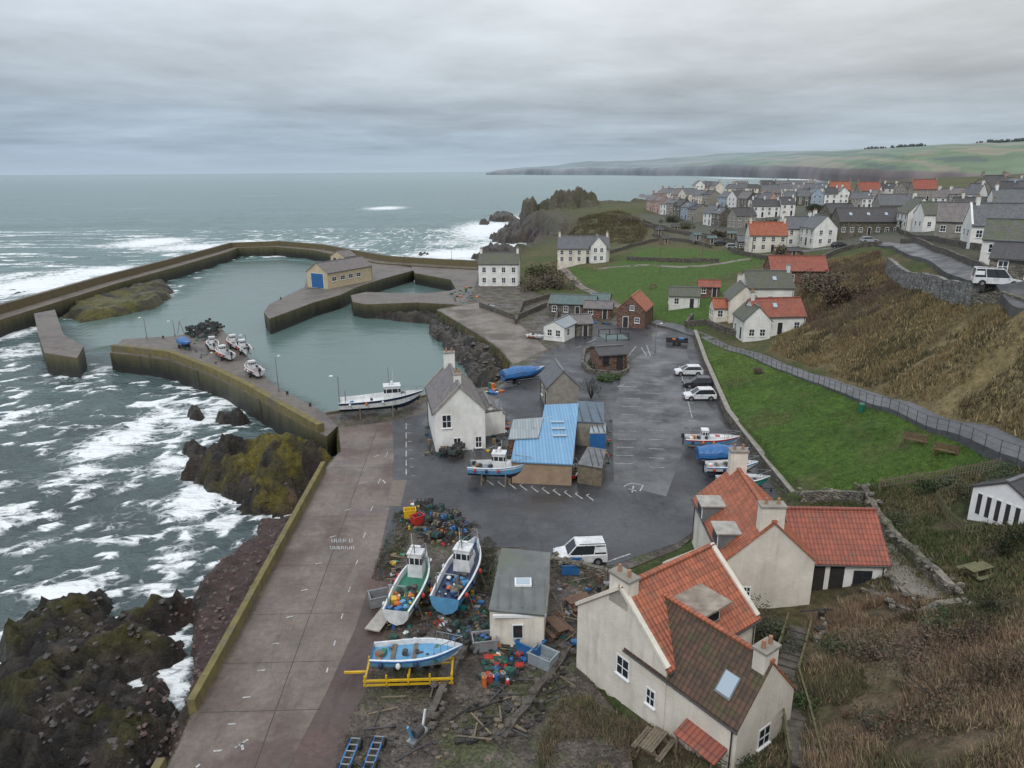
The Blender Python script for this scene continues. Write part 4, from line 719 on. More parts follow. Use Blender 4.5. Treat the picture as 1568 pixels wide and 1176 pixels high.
# ------------------------------------------------------------------ BOATS
def boat(name,loc,rot,L,B,Hh,hull,stripe,bottom,deck=pGr,cabin=None,cab=pW,mast=True,lift=.5,cradle='props',tarp=None,clut=10,outb=False,seed=0):
    random.seed(seed+int(abs(loc[0]*10))); b=MB(name); n=16; S=[]
    for i in range(n):
        s=i/(n-1); x=-L/2+L*s; w=B/2*(.84+.16*min(1,s/.35)); 
        if s>.5: w*=max(.02,1-((s-.5)/.5)**2.3)
        kz=0 if s<.72 else ((s-.72)/.28)**2*Hh*.7; zs=Hh*(.92+.38*s*s); h=zs-kz; xo=(s**6)*.06*L
        S.append([(x,0,kz),(x,w*.55,kz+.16*h),(x+xo*.3,w*.88,kz+.45*h),(x+xo*.7,w*.98,kz+.80*h),(x+xo,w*1.03,zs),(x+xo,max(w-.1,0.01),zs+.02),(x+xo*.7,max(w-.13,0.005),zs-.3*Hh),(x+xo*.7,0,zs-.3*Hh)])
    mats=[bottom,bottom,hull,stripe,pW if stripe is not pW else stripe,pW,deck]
    for j in range(7):
        for sg in (1,-1):
            vs=[(p[0],p[1]*sg,p[2]) for st_ in S for p in (st_[j],st_[j+1])]
            fs=[(2*i,2*i+2,2*i+3,2*i+1) for i in range(n-1)]
            if sg<0: fs=[f[::-1] for f in fs]
            b.add('hull' if j<5 else 'deck',mats[j],vs,fs)
    tr=[S[0][k] for k in range(5)]; b.add('transom',hull,tr+[(p[0],-p[1],p[2]) for p in tr[::-1]],[tuple(range(10))])
    for sg in (1,-1):
        for i in range(n-1): b.cyl('rubbing_strake',stripe if stripe is not pW else hull,(S[i][4][0],S[i][4][1]*sg,S[i][4][2]-.05),(S[i+1][4][0],S[i+1][4][1]*sg,S[i+1][4][2]-.05),.045,n=5)
    dz=Hh*.66
    if cabin:
        x0,x1,ch=cabin; x0*=L;x1*=L; wc=B*.52; cz=dz; cx=(x0+x1)/2
        b.box('wheelhouse',cab,(cx,0,cz+ch/2),(x1-x0,wc,ch),tx=.88,ty=.88); b.box('wheelhouse_windows',GLASS,(cx,0,cz+ch*.73),((x1-x0)*.935,wc*.935,ch*.25)); 
        for q in (-.33,0,.33): b.box('wheelhouse_windows',cab,(cx+q*(x1-x0),0,cz+ch*.73),(.07,wc*.95,ch*.26)); b.box('wheelhouse_windows',cab,(cx,q*wc,cz+ch*.73),((x1-x0)*.95,.07,ch*.26))
        b.box('wheelhouse_roof',cab,(cx,0,cz+ch+.04),((x1-x0)*.98,wc*1.0,.09)); 
        b.box('foredeck',cab,((x1+L*.30)/2,0,cz+ch*.22),(max(.3,L*.30-x1+.3),wc*.8,ch*.44),tx=.8,ty=.75); b.box('hatch',stripe,((x1+L*.30)/2,0,cz+ch*.46),(.5,.5,.08))
        if mast:
            b.cyl('mast',METAL,(cx-.3,0,cz+ch),(cx-.4,0,cz+ch+L*.24),.05,.03,6); b.box('radar',pW,(cx,0,cz+ch+.45),(.25,.7,.12)); b.cyl('aerial',pW,(cx+.2,.3,cz+ch),(cx+.2,.35,cz+ch+L*.2),.02,n=4)
            b.cyl('boom',METAL,(cx-.4,0,cz+ch+L*.12),(cx-L*.22,0,cz+ch+L*.05),.03,n=5)
            for y in (-.35,.35): b.cyl('gallows',METAL,(-L*.42,y*B,dz),(-L*.42,y*B*.8,dz+1.9),.04,n=5)
            b.cyl('gallows',METAL,(-L*.42,-.28*B,dz+1.9),(-L*.42,.28*B,dz+1.9),.04,n=5)
    elif not tarp:
        for s in (-.25,0,.22): b.box('thwart',WOOD,(s*L,0,dz+.08),(.25,B*.86,.06))
    if not tarp:
        for sg in (-1,1):
            pr=None
            for k in range(11,n):
                p=S[k][5]; q=(p[0],p[1]*sg,p[2]+.55); b.cyl('guard_rail',METAL,(p[0],p[1]*sg,p[2]),q,.02,n=4)
                if pr: b.cyl('guard_rail',METAL,pr,q,.025,n=4)
                pr=q
            for k in range(2,10,3): p=S[k][4]; b.ball('fender',random.choice([pO,pR,pW,pN]),(p[0],p[1]*sg+.12*sg,p[2]-.25),.16,7,5,1.3)
        for k in range(clut):
            x=random.uniform(-.45,-.05 if cabin else .3)*L; y=random.uniform(-.32,.32)*B; m_=random.choice([pO,pB,pG,pW,pK,pLB,WOOD,pY,STEELD,STEELD,DARKW]); s=random.uniform(.12,.36)
            if random.random()<.4: b.ball('fishing_gear',m_,(x,y,dz+s*.5),s*.7,7,4,.7,.2)
            else: b.box('fishing_gear',m_,(x,y,dz+s*.4),(s*1.5,s,s*.8),rz=random.random()*3)
        b.cyl('winch',STEELD,(-.1*L,-B*.3,dz+.5),(-.1*L,-B*.15,dz+.5),.18,n=10)
    if tarp:
        vs=[];m_=9
        for i in range(n):
            s=i/(n-1); ww=S[i][4][1]+.08; zt=Hh*(1.25+.35*math.sin(s*3.1))+random.uniform(-.05,.07)
            for k in range(m_):
                a=k/(m_-1)*math.pi; vs.append((S[i][4][0],math.cos(a)*ww,S[i][4][2]-.35+math.sin(a)**.8*(zt-S[i][4][2]+.5)*(1-.55*s**3)+random.uniform(-.06,.06)))
        b.add('tarpaulin',tarp,vs,[(i*m_+k,(i+1)*m_+k,(i+1)*m_+k+1,i*m_+k+1)[::-1] for i in range(n-1) for k in range(m_-1)]+[tuple(range(m_))[::-1]])
        for s in (.2,.45,.7): 
            i=int(s*n); p=S[i][4]; b.cyl('rope',pO,(p[0],p[1]+.12,p[2]-.5),(p[0],p[1]+.1,p[2]+.2),.02,n=4)
    if outb: b.box('outboard_motor',pK,(-L/2-.25,0,Hh*1.1),(.35,.35,.5),tx=.8,ty=.8); b.box('outboard_motor',pK,(-L/2-.2,0,Hh*.5),(.15,.1,.9))
    if cradle=='props':
        b.box('keel_block',WOOD,(-.25*L,0,-lift/2),(.3,1,lift)); b.box('keel_block',WOOD,(.2*L,0,-lift/2),(.3,1,lift))
        for s in (-.25,.15):
            for sg in (-1,1): b.cyl('prop',WOOD,(s*L,sg*B*.62,-lift),(s*L,sg*B*.44,Hh*.5),.07,n=5)
    if cradle=='trailer':
        for sg in (-1,1):
            b.box('trailer_frame',STEELD,(0,sg*.45,-.12),(L*.9,.1,.12)); b.cyl('trailer_wheel',BLACK,(-.15*L,sg*.75,-lift+.32),(-.15*L,sg*1.0,-lift+.32),.32,n=14); b.cyl('trailer_hub',METAL,(-.15*L,sg*1.0,-lift+.32),(-.15*L,sg*1.02,-lift+.32),.16,n=10)
        b.box('trailer_frame',STEELD,(-.15*L,0,-lift+.32),(.1,1.9,.1)); b.box('drawbar',STEELD,(L*.55,0,-.12),(L*.25,.1,.1)); b.cyl('jockey_wheel',BLACK,(L*.6,-.05,-lift+.12),(L*.6,.05,-lift+.12),.12,n=8); b.cyl('jockey_post',STEELD,(L*.6,0,-lift+.15),(L*.6,0,0),.04,n=5)
    return b.build((loc[0],loc[1],loc[2]+lift),math.radians(rot),single=True)
def bp(u,v,z=.5): return (*G(u,v,z),0)
boat('motor_fishing_boat',bp(582,622,1),12,10.2,3.2,1.7,pW,pN,pN,deck=pW,cabin=(0.05,.27,2.0),lift=.6,clut=6)
boat('fishing_boat',bp(706,888,1),76,7.4,2.5,1.5,pLB,pN,pB,cabin=(.02,.18,1.8),seed=1,clut=40,deck=pN)
boat('fishing_boat',bp(630,905,1),80,6.8,2.2,1.3,pW,pG,pO,cabin=(.14,.28,2.0),seed=2,clut=42,deck=pG)
boat('open_fishing_boat',bp(636,1012,.9),1,5.3,2.1,1.0,pLB,pB,pW,deck=pLB,cabin=None,seed=3,lift=.75,cradle=None,clut=16)
boat('fishing_boat',bp(763,722,1),-8,6.0,2.3,1.3,pLB,pW,pN,cabin=(-.1,.14,1.7),seed=4,clut=14)
boat('tarpaulin_covered_boat',bp(800,575,1),24,6.4,2.4,1.2,pB,pW,pN,tarp=pB,cradle='trailer',seed=5)
boat('small_fishing_boat',bp(1088,676,1),-8,5.6,2.0,1.0,pLB,pR,pW,cabin=(-.2,-.05,1.2),mast=False,cradle='trailer',seed=6,outb=True)
boat('tarpaulin_covered_boat',bp(1104,696,1),2,5.2,2.0,.95,pB,pW,pLB,tarp=pB,cradle='trailer',seed=7)
boat('small_fishing_boat',bp(1118,716,1),-2,5.0,1.9,.95,pW,pLB,pN,cradle='trailer',seed=8,outb=True,clut=8)
boat('small_fishing_boat',bp(1136,738,1),-2,4.8,1.9,.9,pT,pG,pT,cradle='trailer',seed=9,clut=5)
for u,v,r,l,a_,c_ in [(343,541,135,5.6,pW,pR),(358,524,125,5.6,pW,pR),(373,532,125,6.0,pW,pN),(388,566,130,5.0,pW,pR),(326,527,118,4.6,pW,pN)]: boat('small_motor_boat',bp(u,v+3,.6),r,l,2.0,1.,a_,c_,a_,cabin=(-.02,.15,1.2),mast=False,lift=.35,cradle='trailer',seed=int(u),clut=4,outb=True)
boat('tarpaulin_covered_boat',bp(283,528,.6),-50,4.4,1.8,.9,pB,pB,pN,tarp=pB,cradle='trailer',lift=.4,seed=10)
boat('moored_cabin_cruiser',(*G(658,433,SEA),SEA-.9),-5,9.5,3,1.5,pW,pW,pN,cabin=(-.1,.2,1.6),cab=CREAM,mast=False,lift=.4,cradle=None,clut=2)
boat('rowing_dinghy',bp(820,515,.4),-40,3.6,1.5,.6,pW,pW,pW,lift=.1,cradle=None,clut=0,seed=3); boat('rowing_dinghy',bp(752,470,.4),-60,3.4,1.5,.6,pW,pGr,pW,lift=.1,cradle=None,clut=0,seed=2); boat('rowing_dinghy',bp(878,722,.4),75,2.6,1.2,.5,pR,pR,pR,lift=.1,cradle=None,clut=0,seed=2)
random.seed(11)
b=MB('yellow_boat_trailer')
for y in (-.9,.9):
    b.box('frame',pY,(0,y,.75),(5.4,.12,.12)); b.box('frame',pY,(0,y,.45),(5.4,.1,.1))
    for x in (-2.6,-1.3,0,1.3,2.6): b.box('upright',pY,(x,y,.75),(.1,.1,.75))
    for x in (-.9,0,.9,1.6): b.cyl('wheel',BLACK,(x,y+.1,.3),(x,y+.32,.3),.3,n=12); b.cyl('hub',pY,(x,y+.32,.3),(x,y+.34,.3),.12,n=8)
for x in (-2.6,0,2.6): b.box('cross',pY,(x,0,.75),(.12,1.8,.12))
b.box('drawbar',pY,(-3.3,0,.7),(1.4,.12,.12)); b.build((*G(628,1035,.3),0),math.radians(2),single=True)
def trailer(u,v,rot,L=3.2,W=.9):
    b=MB('launching_trailer'); h=W/2
    for y in (-h,h): b.box('frame',pB,(0,y,.4),(L,.09,.09)); b.cyl('wheel',BLACK,(-L*.38,y*1.1,.28),(-L*.38,y*1.6,.28),.28,n=12); b.cyl('wheel',BLACK,(L*.38,y*1.1,.28),(L*.38,y*1.6,.28),.28,n=12)
    for k in range(6): b.box('cross',METAL,(-L/2+L*k/5,0,.42),(.07,W,.06))
    b.build((*G(u,v,.3),0),math.radians(rot),single=True)
trailer(535,1158,84,2.2,.5); trailer(572,1155,84,2.2,.5)
b=MB('boat_winch_frame'); b.box('base',METAL,(0,0,.2),(1.4,.5,.2)); b.cyl('drum',STEELD,(-.3,0,.5),(.3,0,.5),.28,n=12); b.box('post',pW,(.5,0,.8),(.1,.1,1.4),ry=.3); b.box('post',pLB,(-.5,.1,.7),(.15,.1,1.2),ry=-.3); b.build((*G(640,1125,.3),0),1.,single=True)
# ------------------------------------------------------------------ VEHICLES
def car(name,loc,rot,body,L=4.2,W=1.75,Hh=1.5,van=False):
    b=MB(name); hl=L/2
    prof=[(-hl,.32),(-hl,.75),(-hl+.06,.98 if van else .92),(hl*.45,.98 if van else .92),(hl-.25,.80),(hl-.02,.68),(hl,.32)]
    n=len(prof); ys_=[-W/2,-W/2+.07,W/2-.07,W/2]; vs=[]
    for y in ys_:
        k=1 if abs(y)<W/2-.01 else .975
        for x,z in prof: vs.append((x*k,y,.3+(z-.3)*(1 if k==1 else .93)))
    fs=[tuple(range(n))[::-1],tuple(range(3*n,4*n))]
    for r in range(3): 
        for i in range(n): fs.append((r*n+i,(r+1)*n+i,(r+1)*n+(i+1)%n,r*n+(i+1)%n)[::-1])
    b.add('body',body,vs,fs)
    r0,r1=(-hl+.08,hl*.52); t0,t1=((-hl+.22),hl*.18) if van else ((-hl+.5),hl*.08)
    zb=.95 if van else .9; w0=W/2-.08;w1=W/2-.22
    vs=[(r0,-w0,zb),(r1,-w0,zb),(r1,w0,zb),(r0,w0,zb),(t0,-w1,Hh-.05),(t1,-w1,Hh-.05),(t1,w1,Hh-.05),(t0,w1,Hh-.05)]
    b.add('glasshouse',GLASS,vs,[(4,5,6,7),(0,1,5,4),(1,2,6,5),(2,3,7,6),(3,0,4,7)])
    b.box('roof',body,((t0+t1)/2,0,Hh-.02),(t1-t0+.12,w1*2+.1,.09),tx=.95,ty=.92)
    for y in (-1,1):
        for (xa,xb) in ((r0,t0),(r1,t1)): b.cyl('pillar',body,(xa,y*w0,zb),(xb,y*w1,Hh-.04),.05,n=6)
        for f in (.33,.66): 
            xa=r0+(r1-r0)*f; xb=t0+(t1-t0)*f; b.cyl('pillar',body if van and f<.5 else BLACK,(xa,y*w0,zb),(xb,y*w1,Hh-.04),.05,n=6)
        if van: b.box('side_panel',body,((r0+t0)/2+.45,y*(w0+w1)/2+y*.01,(zb+Hh)/2),(.9,.06,.45),rx=y*.26)
        if van: b.cyl('roof_rail',STEELD,(t0,y*w1,Hh+.06),(t1-.2,y*w1,Hh+.06),.03,n=5)
        for x in (-hl*.62,hl*.62):
            b.cyl('wheel_arch',BLACK,(x,y*(W/2-.22),.34),(x,y*(W/2+.002),.34),.38,n=16); b.cyl('wheel',BLACK,(x,y*(W/2-.2),.31),(x,y*(W/2+.02),.31),.31,n=16); b.cyl('wheel_rim',METAL,(x,y*(W/2+.02),.31),(x,y*(W/2+.03),.31),.19,n=10)
        b.box('headlamp',SKYG,(hl-.12,y*(W/2-.25),.68),(.2,.35,.14)); b.box('tail_lamp',pR,(-hl+.02,y*(W/2-.16),.8),(.06,.14,.3)); b.box('wing_mirror',body,(hl*.42,y*(W/2+.06),1.0),(.12,.18,.12))
    b.box('bumper',BLACK,(hl-.02,0,.36),(.1,W*.85,.16)); b.box('bumper',BLACK,(-hl+.02,0,.36),(.1,W*.85,.16)); b.box('grille',BLACK,(hl-.01,0,.58),(.06,.7,.12)); b.box('number_plate',pW,(hl+.04,0,.42),(.02,.5,.11)); b.box('door_seam',BLACK,(0,0,.6),(.012,W*1.003,.5)); b.box('door_seam',BLACK,(-hl*.42,0,.6),(.012,W*1.003,.5)); b.box('sill',BLACK,(0,0,.3),(L*.9,W*.97,.1))
    return b.build(loc,math.radians(rot),single=True)
cw=paint('car_white',(.72,.73,.74),.2); cg=paint('car_dark',(.03,.035,.04),.2); cs=paint('car_silver',(.4,.42,.44),.25)
car('white_van',(*G(888,850,.5),.0),184,cw,4.2,1.8,1.78,True); car('parked_car',(*G(1054,570,.4),0),178,cw); car('parked_car',(*G(1068,588,.4),0),178,cg); car('parked_car',(*G(1071,607,.4),0),180,cw,4.3,1.8,1.6)
x,y,z=HIT(1523,443); car('white_van',(x,y,gz(x,y)+.35),-22,cw,4.9,1.9,2.0,True)
for u,v,c in [(1122,382,cs),(1104,376,cg),(1285,380,cg),(1330,372,cs)]: x,y,z=HIT(u,v); car('parked_car',(x,y,gz(x,y)+.15),random.uniform(-20,20),c)
b=MB('utility_trailer'); b.box('bed',STEELD,(0,0,.6),(3.8,1.8,.1)); b.box('side',DARKW,(0,-.9,.85),(3.8,.06,.45)); b.box('side',DARKW,(0,.9,.85),(3.8,.06,.45)); b.box('headboard',DARKW,(1.9,0,1.),(.06,1.8,.7))
for y in (-.95,.95): 
    for x in (-.4,.4): b.cyl('wheel',BLACK,(x,y-.1,.35),(x,y+.1,.35),.35,n=12)
b.box('load',pB,(.8,.1,.95),(.9,.9,.6)); b.box('load',pO,(-.5,.2,.85),(.6,.5,.4)); b.build((*G(1036,528),0),math.radians(-12),single=True)
# ------------------------------------------------------------------ GEAR PILES
NET=M('fishing_net',(.03,.10,.075),(.02,.05,.05),6,.9,1.,14); ROPE=M('old_rope',(.26,.2,.11),(.15,.1,.06),8,.9,.8,14)
def creelpile(name,poly,z,n,layers=2,cols=None):
    xs_=[p[0] for p in poly]; ys_=[p[1] for p in poly]; b=MB(name); k=0;tr_=0; cols=cols or [NET,STEELD,pB,DARKW,WOOD,NET,DARKW]
    while k<n and tr_<n*20:
        tr_+=1; x=random.uniform(min(xs_),max(xs_)); y=random.uniform(min(ys_),max(ys_))
        if sd(poly,np.array([x]),np.array([y]))[0]>0: continue
        k+=1; a=random.random()*3; zz=z+random.randrange(layers)*.38; m_=random.choice(cols); c_,s_=math.cos(a),math.sin(a)
        vs=[];fs=[]
        for e_ in (-.35,.35):
            for q in range(7):
                t=q/6*math.pi; yy=math.cos(t)*.24; z_=math.sin(t)*.36; vs.append((x+e_*c_-yy*s_,y+e_*s_+yy*c_,zz+z_))
        for q in range(6): fs.append((q,q+1,8+q,7+q))
        fs+=[tuple(range(6,-1,-1)),tuple(range(7,14)),(0,7,13,6)]; b.add('creels',m_,vs,fs)
        for e_ in (-.36,0,.36): b.box('hoops',STEELD,(x+e_*c_,y+e_*s_,zz+.19),(.03,.52,.38),rz=a)
    b.build(single=True)
def junk(name,px,n,smin=.12,smax=.4,cols=None,zz=0,balls=.4):
    poly=GP(px,zz); xs_=[p[0] for p in poly]; ys_=[p[1] for p in poly]; b=MB(name); k=0
    cols=cols or [pO,pB,pG,pY,pR,pT,WOOD,ROPE,NET,STEELD,pW,DARKW,METAL,NET,ROPE,DARKW,STEELD,WOOD,NET]
    while k<n:
        x=random.uniform(min(xs_),max(xs_)); y=random.uniform(min(ys_),max(ys_))
        if sd(poly,np.array([x]),np.array([y]))[0]>0: n-=.05; continue
        k+=1; m_=random.choice(cols); s=random.uniform(smin,smax); r=random.random()
        if r<balls*.5:
            if random.random()<.5: b.ball('buoys',m_,(x,y,zz+s*.3),s*.45,8,6,1)
            else:
                for q in range(3): b.cyl('rope_coil',m_,(x,y,zz+.03+q*.07),(x+.02,y,zz+.1+q*.07),s*.8-q*.04,n=10)
        elif r<balls: b.ball('nets',m_,(x,y,zz+s*.15),s*.9,9,5,.45,.35)
        elif r<.72: b.box('boxes',m_,(x,y,zz+s*.3),(s*1.5,s,s*.6),rz=random.random()*3,rx=random.uniform(-.2,.2)); b.box('box_rim',m_,(x,y,zz+s*.62),(s*1.6,s*1.1,.04),rz=0)
        elif r<.9: a=random.random()*6.3; l=random.uniform(.8,2.2); b.box('planks',random.choice([WOOD,DARKW,STEELD]),(x,y,zz+.12+s*.3),(l,.1,.05),rz=a,ry=random.uniform(-.15,.15))
        else: b.cyl('barrels',m_,(x,y,zz),(x,y,zz+s*1.8),s*.6,n=10)
    b.build(single=True)
creelpile('lobster_pot_stack',GP([(282,515),(300,498),(330,498),(345,512),(320,522)]),0,110,4,[NET,DARKW,NET,STEELD]); creelpile('lobster_pot_stack',GP([(625,795),(640,770),(690,785),(725,815),(715,830),(660,835)]),0,70,2)
creelpile('lobster_pot_stack',GP([(675,705),(715,705),(712,690),(668,692)]),0,24,3); creelpile('lobster_pot_stack',GP([(690,965),(740,955),(745,990),(715,1010),(690,990)]),0,26,2)
junk('fishing_gear_heap',[(612,800),(630,768),(690,780),(728,812),(720,832),(665,838),(640,820)],160,.1,.32); junk('fishing_gear_heap',[(735,1040),(760,965),(805,960),(815,985),(790,1040),(750,1060)],190,.12,.38,[NET,NET,pR,pG,pB,ROPE,pW,NET,pO,DARKW,pR]); junk('fishing_gear_heap',[(590,980),(600,850),(660,850),(670,960),(650,980)],130,.1,.32); junk('fishing_gear_heap',[(668,960),(680,900),(740,910),(745,960),(700,975)],90,.1,.32)
junk('driftwood_pile',[(690,1080),(800,1020),(870,1010),(880,1060),(800,1130),(700,1140)],150,.08,.28,[WOOD,DARKW,DRIFT,DRIFT,DARKW],balls=.15); junk('yard_clutter',[(845,885),(935,890),(905,930),(875,1000),(845,1000)],80,.1,.32,[DARKW,WOOD,BW,pGr,STEELD,pB,WOOD,NET]); junk('yard_clutter',[(600,1060),(700,1060),(690,1170),(520,1176)],60,.05,.18,[DARKW,WOOD,STEELD,DRIFT],balls=.1); junk('shed_clutter',[(655,640),(663,690),(672,705),(662,708),(650,690)],14); junk('quay_clutter',[(735,600),(760,590),(775,600),(745,608)],25,.2,.5,[pR,pB,pO,pW,pG,DARKW])
junk('shed_clutter',[(745,670),(778,640),(790,700),(770,712),(748,700)],40,.15,.45); junk('garden_clutter',[(1262,782),(1312,778),(1318,792),(1268,796)],12,.2,.4,[pW,pB,pR],zz=1.3); junk('garden_clutter',[(1245,935),(1330,925),(1330,990),(1250,985)],40,.12,.35,[DRIFT,DRIFT,PALESTONE,WOOD,DARKW],zz=1.7,balls=.5)
junk('quay_clutter',[(868,470),(890,462),(935,500),(900,500)],30,.2,.6,[DARKW,STEELD,WOOD,pW,pB]); junk('quay_clutter',[(680,455),(735,430),(740,450),(700,470)],30,.2,.6,[DARKW,pB,pG,WOOD,pO]); junk('quay_clutter',[(925,650),(935,640),(938,710),(925,715)],15,.15,.4); junk('quay_clutter',[(262,524),(300,520),(350,560),(340,566)],25,.15,.4)
b=MB('gas_bottle_row')
for k in range(4): b.cyl('bottle',[pO,pR,pB,pGr][k],(k*.4,0,0),(k*.4,0,.65),.16,n=10); b.cyl('valve',METAL,(k*.4,0,.65),(k*.4,0,.78),.05,n=6)
b.build((*G(742,1050),0),.3,single=True)
for u,v,m_,r in [(812,992,pB,-35),(832,1010,paint('tub_grey',(.3,.34,.36)),-35),(583,918,pGr,20),(875,870,pB,0),(742,985,pGr,10),(628,788,pY,10),(640,797,pR,40)]:
    b=MB('fish_tub'); s=1.2 if v>850 else .8
    b.box('floor',m_,(0,0,.1),(1.3*s,.9*s,.1))
    for (x,y,dx,dy) in ((0,-.45*s,1.3*s,.08),(0,.45*s,1.3*s,.08),(-.65*s,0,.08,.9*s),(.65*s,0,.08,.9*s)): b.box('side',m_,(x,y,.45),(dx,dy,.8))
    b.box('rim',m_,(0,-.49*s,.83),(1.45*s,.06,.08)); b.box('rim',m_,(0,.49*s,.83),(1.45*s,.06,.08)); b.build((*G(u,v,.3),0),math.radians(r),single=True)
b=MB('timber_ramp'); b.box('deck',M('pale_board',(.4,.38,.34),None,2,.8,.2),(0,0,.3),(1.1,2.6,.08)); b.box('trestle',WOOD,(0,-1,.15),(1.,.1,.3)); b.box('trestle',WOOD,(0,1,.15),(1.,.1,.3)); b.build((*G(583,948,.3),0),-.3,single=True)
def lamp(u,v,h=5,on=0.):
    b=MB('harbour_lamp_post'); b.cyl('pole',METAL,(0,0,0),(0,0,h),.08,.05,8); b.cyl('base',METAL,(0,0,0),(0,0,.5),.13,n=8); b.cyl('arm',METAL,(0,0,h),(.7,0,h+.15),.04,n=6); b.box('lantern',TRIM,(.8,0,h+.12),(.5,.22,.12),tx=.8,ty=.8); b.build((*G(u,v,on),on),random.uniform(0,6),single=True)
for u,v,h in [(225,519,4),(380,553,4.5),(427,600,5),(522,640,5.5),(692,408,6),(268,515,3),(1003,540,5)]: lamp(u,v,h)
for u,v in [(1010,420),(1075,400),(1150,402),(1295,378),(1385,362)]:
    x,y,z=HIT(u,v); b=MB('telegraph_pole'); b.cyl('pole',WOOD,(0,0,-.5),(0,0,7),.12,.09,6); b.box('crossarm',WOOD,(0,0,6.6),(1.2,.08,.08)); b.build((x,y,gz(x,y)),random.random(),single=True)
b=MB('pier_bollards')
for u,v in [(360,535),(400,576),(440,604),(475,622),(250,518),(545,445),(590,431),(430,458),(560,620),(640,612)]: x,y=G(u,v); b.cyl('bollard',STEELD,(x,y,0),(x,y,.5),.16,.2,8)
b.build(single=True)
b=MB('quay_ladders')
for u,v in [(300,568),(400,612),(230,546)]:
    x,y=G(u,v)
    for s in (-.22,.22): b.box('stile',STEELD,(x+s,y-.15,-1.6),(.06,.06,3.6))
    for k in range(9): b.box('rung',STEELD,(x,y-.15,-3.2+k*.38),(.44,.04,.04))
b.build(single=True)
b=MB('steel_derrick')
b.cyl('leg',METAL,(0,0,0),(.6,0,2.6),.06,n=6); b.cyl('leg',METAL,(1.2,0,0),(.6,0,2.6),.06,n=6); b.cyl('jib',METAL,(.6,0,2.6),(2.,.3,3.2),.05,n=6); b.build((*G(272,512),0),.5,single=True)
# ------------------------------------------------------------------ VEGETATION
def tufts(name,px,n,h,w,cols,seed,blades=5,lean=.6,keep=None):
    r=np.random.default_rng(seed); P=HP(px); P2=[p[:2] for p in P]; a=np.array(P2); lo=a.min(0);hi=a.max(0)
    pts_=r.uniform(lo,hi,(n*4,2)); ok=sd(P2,pts_[:,0],pts_[:,1])<0; pts_=pts_[ok][:n]; 
    d=fbm(pts_[:,0],pts_[:,1],3,3,seed%9); pts_=pts_[d>.38] if keep is None else pts_[d>keep]
    z=hz(pts_[:,0],pts_[:,1]); z=np.where(sd(FW,pts_[:,0],pts_[:,1])<.3,0.,z); N_=len(pts_); k=N_*blades
    bx=np.repeat(pts_[:,0],blades)+r.normal(0,w*1.6,k); by=np.repeat(pts_[:,1],blades)+r.normal(0,w*1.6,k); bz=np.repeat(z,blades)-.05
    an=r.uniform(0,6.28,k); la=r.uniform(0,6.28,k); hh=h*r.uniform(.5,1.2,k)*np.repeat(.4+1.2*fbm(pts_[:,0],pts_[:,1],5,3,seed%5),blades); ll=lean*hh*r.uniform(.3,1,k)
    v=np.zeros((k,3,3)); v[:,0]=np.stack([bx-np.cos(an)*w/2,by-np.sin(an)*w/2,bz],-1); v[:,1]=np.stack([bx+np.cos(an)*w/2,by+np.sin(an)*w/2,bz],-1); v[:,2]=np.stack([bx+np.cos(la)*ll,by+np.sin(la)*ll,bz+hh],-1)
    me=bpy.data.meshes.new(name); me.from_pydata(v.reshape(-1,3).tolist(),[],np.arange(k*3).reshape(-1,3).tolist())
    for c in cols: me.materials.append(M(name+'_%d_%d'%(seed,cols.index(c)),c,tuple(q*.6 for q in c),1.5,.95,0))
    cn=(fbm(np.repeat(pts_[:,0],blades),np.repeat(pts_[:,1],blades),4,3,seed%7)+r.normal(0,.12,k)); me.polygons.foreach_set('material_index',np.clip(((cn-.3)/.4*len(cols)),0,len(cols)-1).astype(np.int32))
    ob=bpy.data.objects.new(name,me); sc.collection.objects.link(ob)
tufts('dead_grass_slope',BROWN,24000,.5,.13,[(.28,.21,.10),(.19,.14,.07),(.40,.32,.16),(.11,.095,.05)],3)
tufts('bramble_scrub',SCR,30000,.5,.06,[(.27,.18,.12),(.45,.36,.22),(.19,.125,.09),(.13,.135,.065)],4,lean=.9)
tufts('bramble_scrub',[(1215,490),(1255,412),(1345,386),(1368,430),(1400,470),(1350,510),(1280,520)],6000,.8,.12,[(.16,.11,.085),(.13,.09,.07),(.20,.15,.10)],5)
tufts('lawn_grass',LAWN,9000,.14,.10,[(.085,.16,.025),(.12,.18,.04),(.065,.12,.02)],6,4)
tufts('garden_weeds',GARD,9000,.35,.08,[(.09,.115,.04),(.2,.16,.09),(.08,.105,.035),(.26,.21,.12)],7,lean=.9)
tufts('garden_weeds',[(870,1060),(960,1110),(1110,1150),(1240,1110),(1240,1300),(800,1300),(830,1130)],7000,.32,.06,[(.2,.155,.095),(.09,.115,.045),(.28,.22,.13)],8,lean=.9)
tufts('yard_weeds',[(575,1000),(600,1040),(720,1050),(870,1010),(960,1100),(960,1250),(500,1250),(530,1090)],6000,.16,.05,[(.10,.085,.05),(.06,.075,.03),(.15,.12,.07)],10,4,keep=.5)
tufts('yard_weeds',[(570,890),(605,790),(640,780),(620,850),(600,900)],1500,.2,.06,[(.10,.085,.05),(.06,.085,.03)],12,4); tufts('yard_weeds',[(725,800),(760,840),(755,960),(735,950),(725,850)],1500,.2,.06,[(.10,.085,.05),(.06,.085,.03)],13,4)
tufts('cliff_grass',[(900,330),(950,322),(990,345),(985,375),(930,372),(925,400),(860,395),(870,360)],5000,.8,.4,[(.12,.10,.055),(.08,.09,.04),(.17,.14,.08)],9)
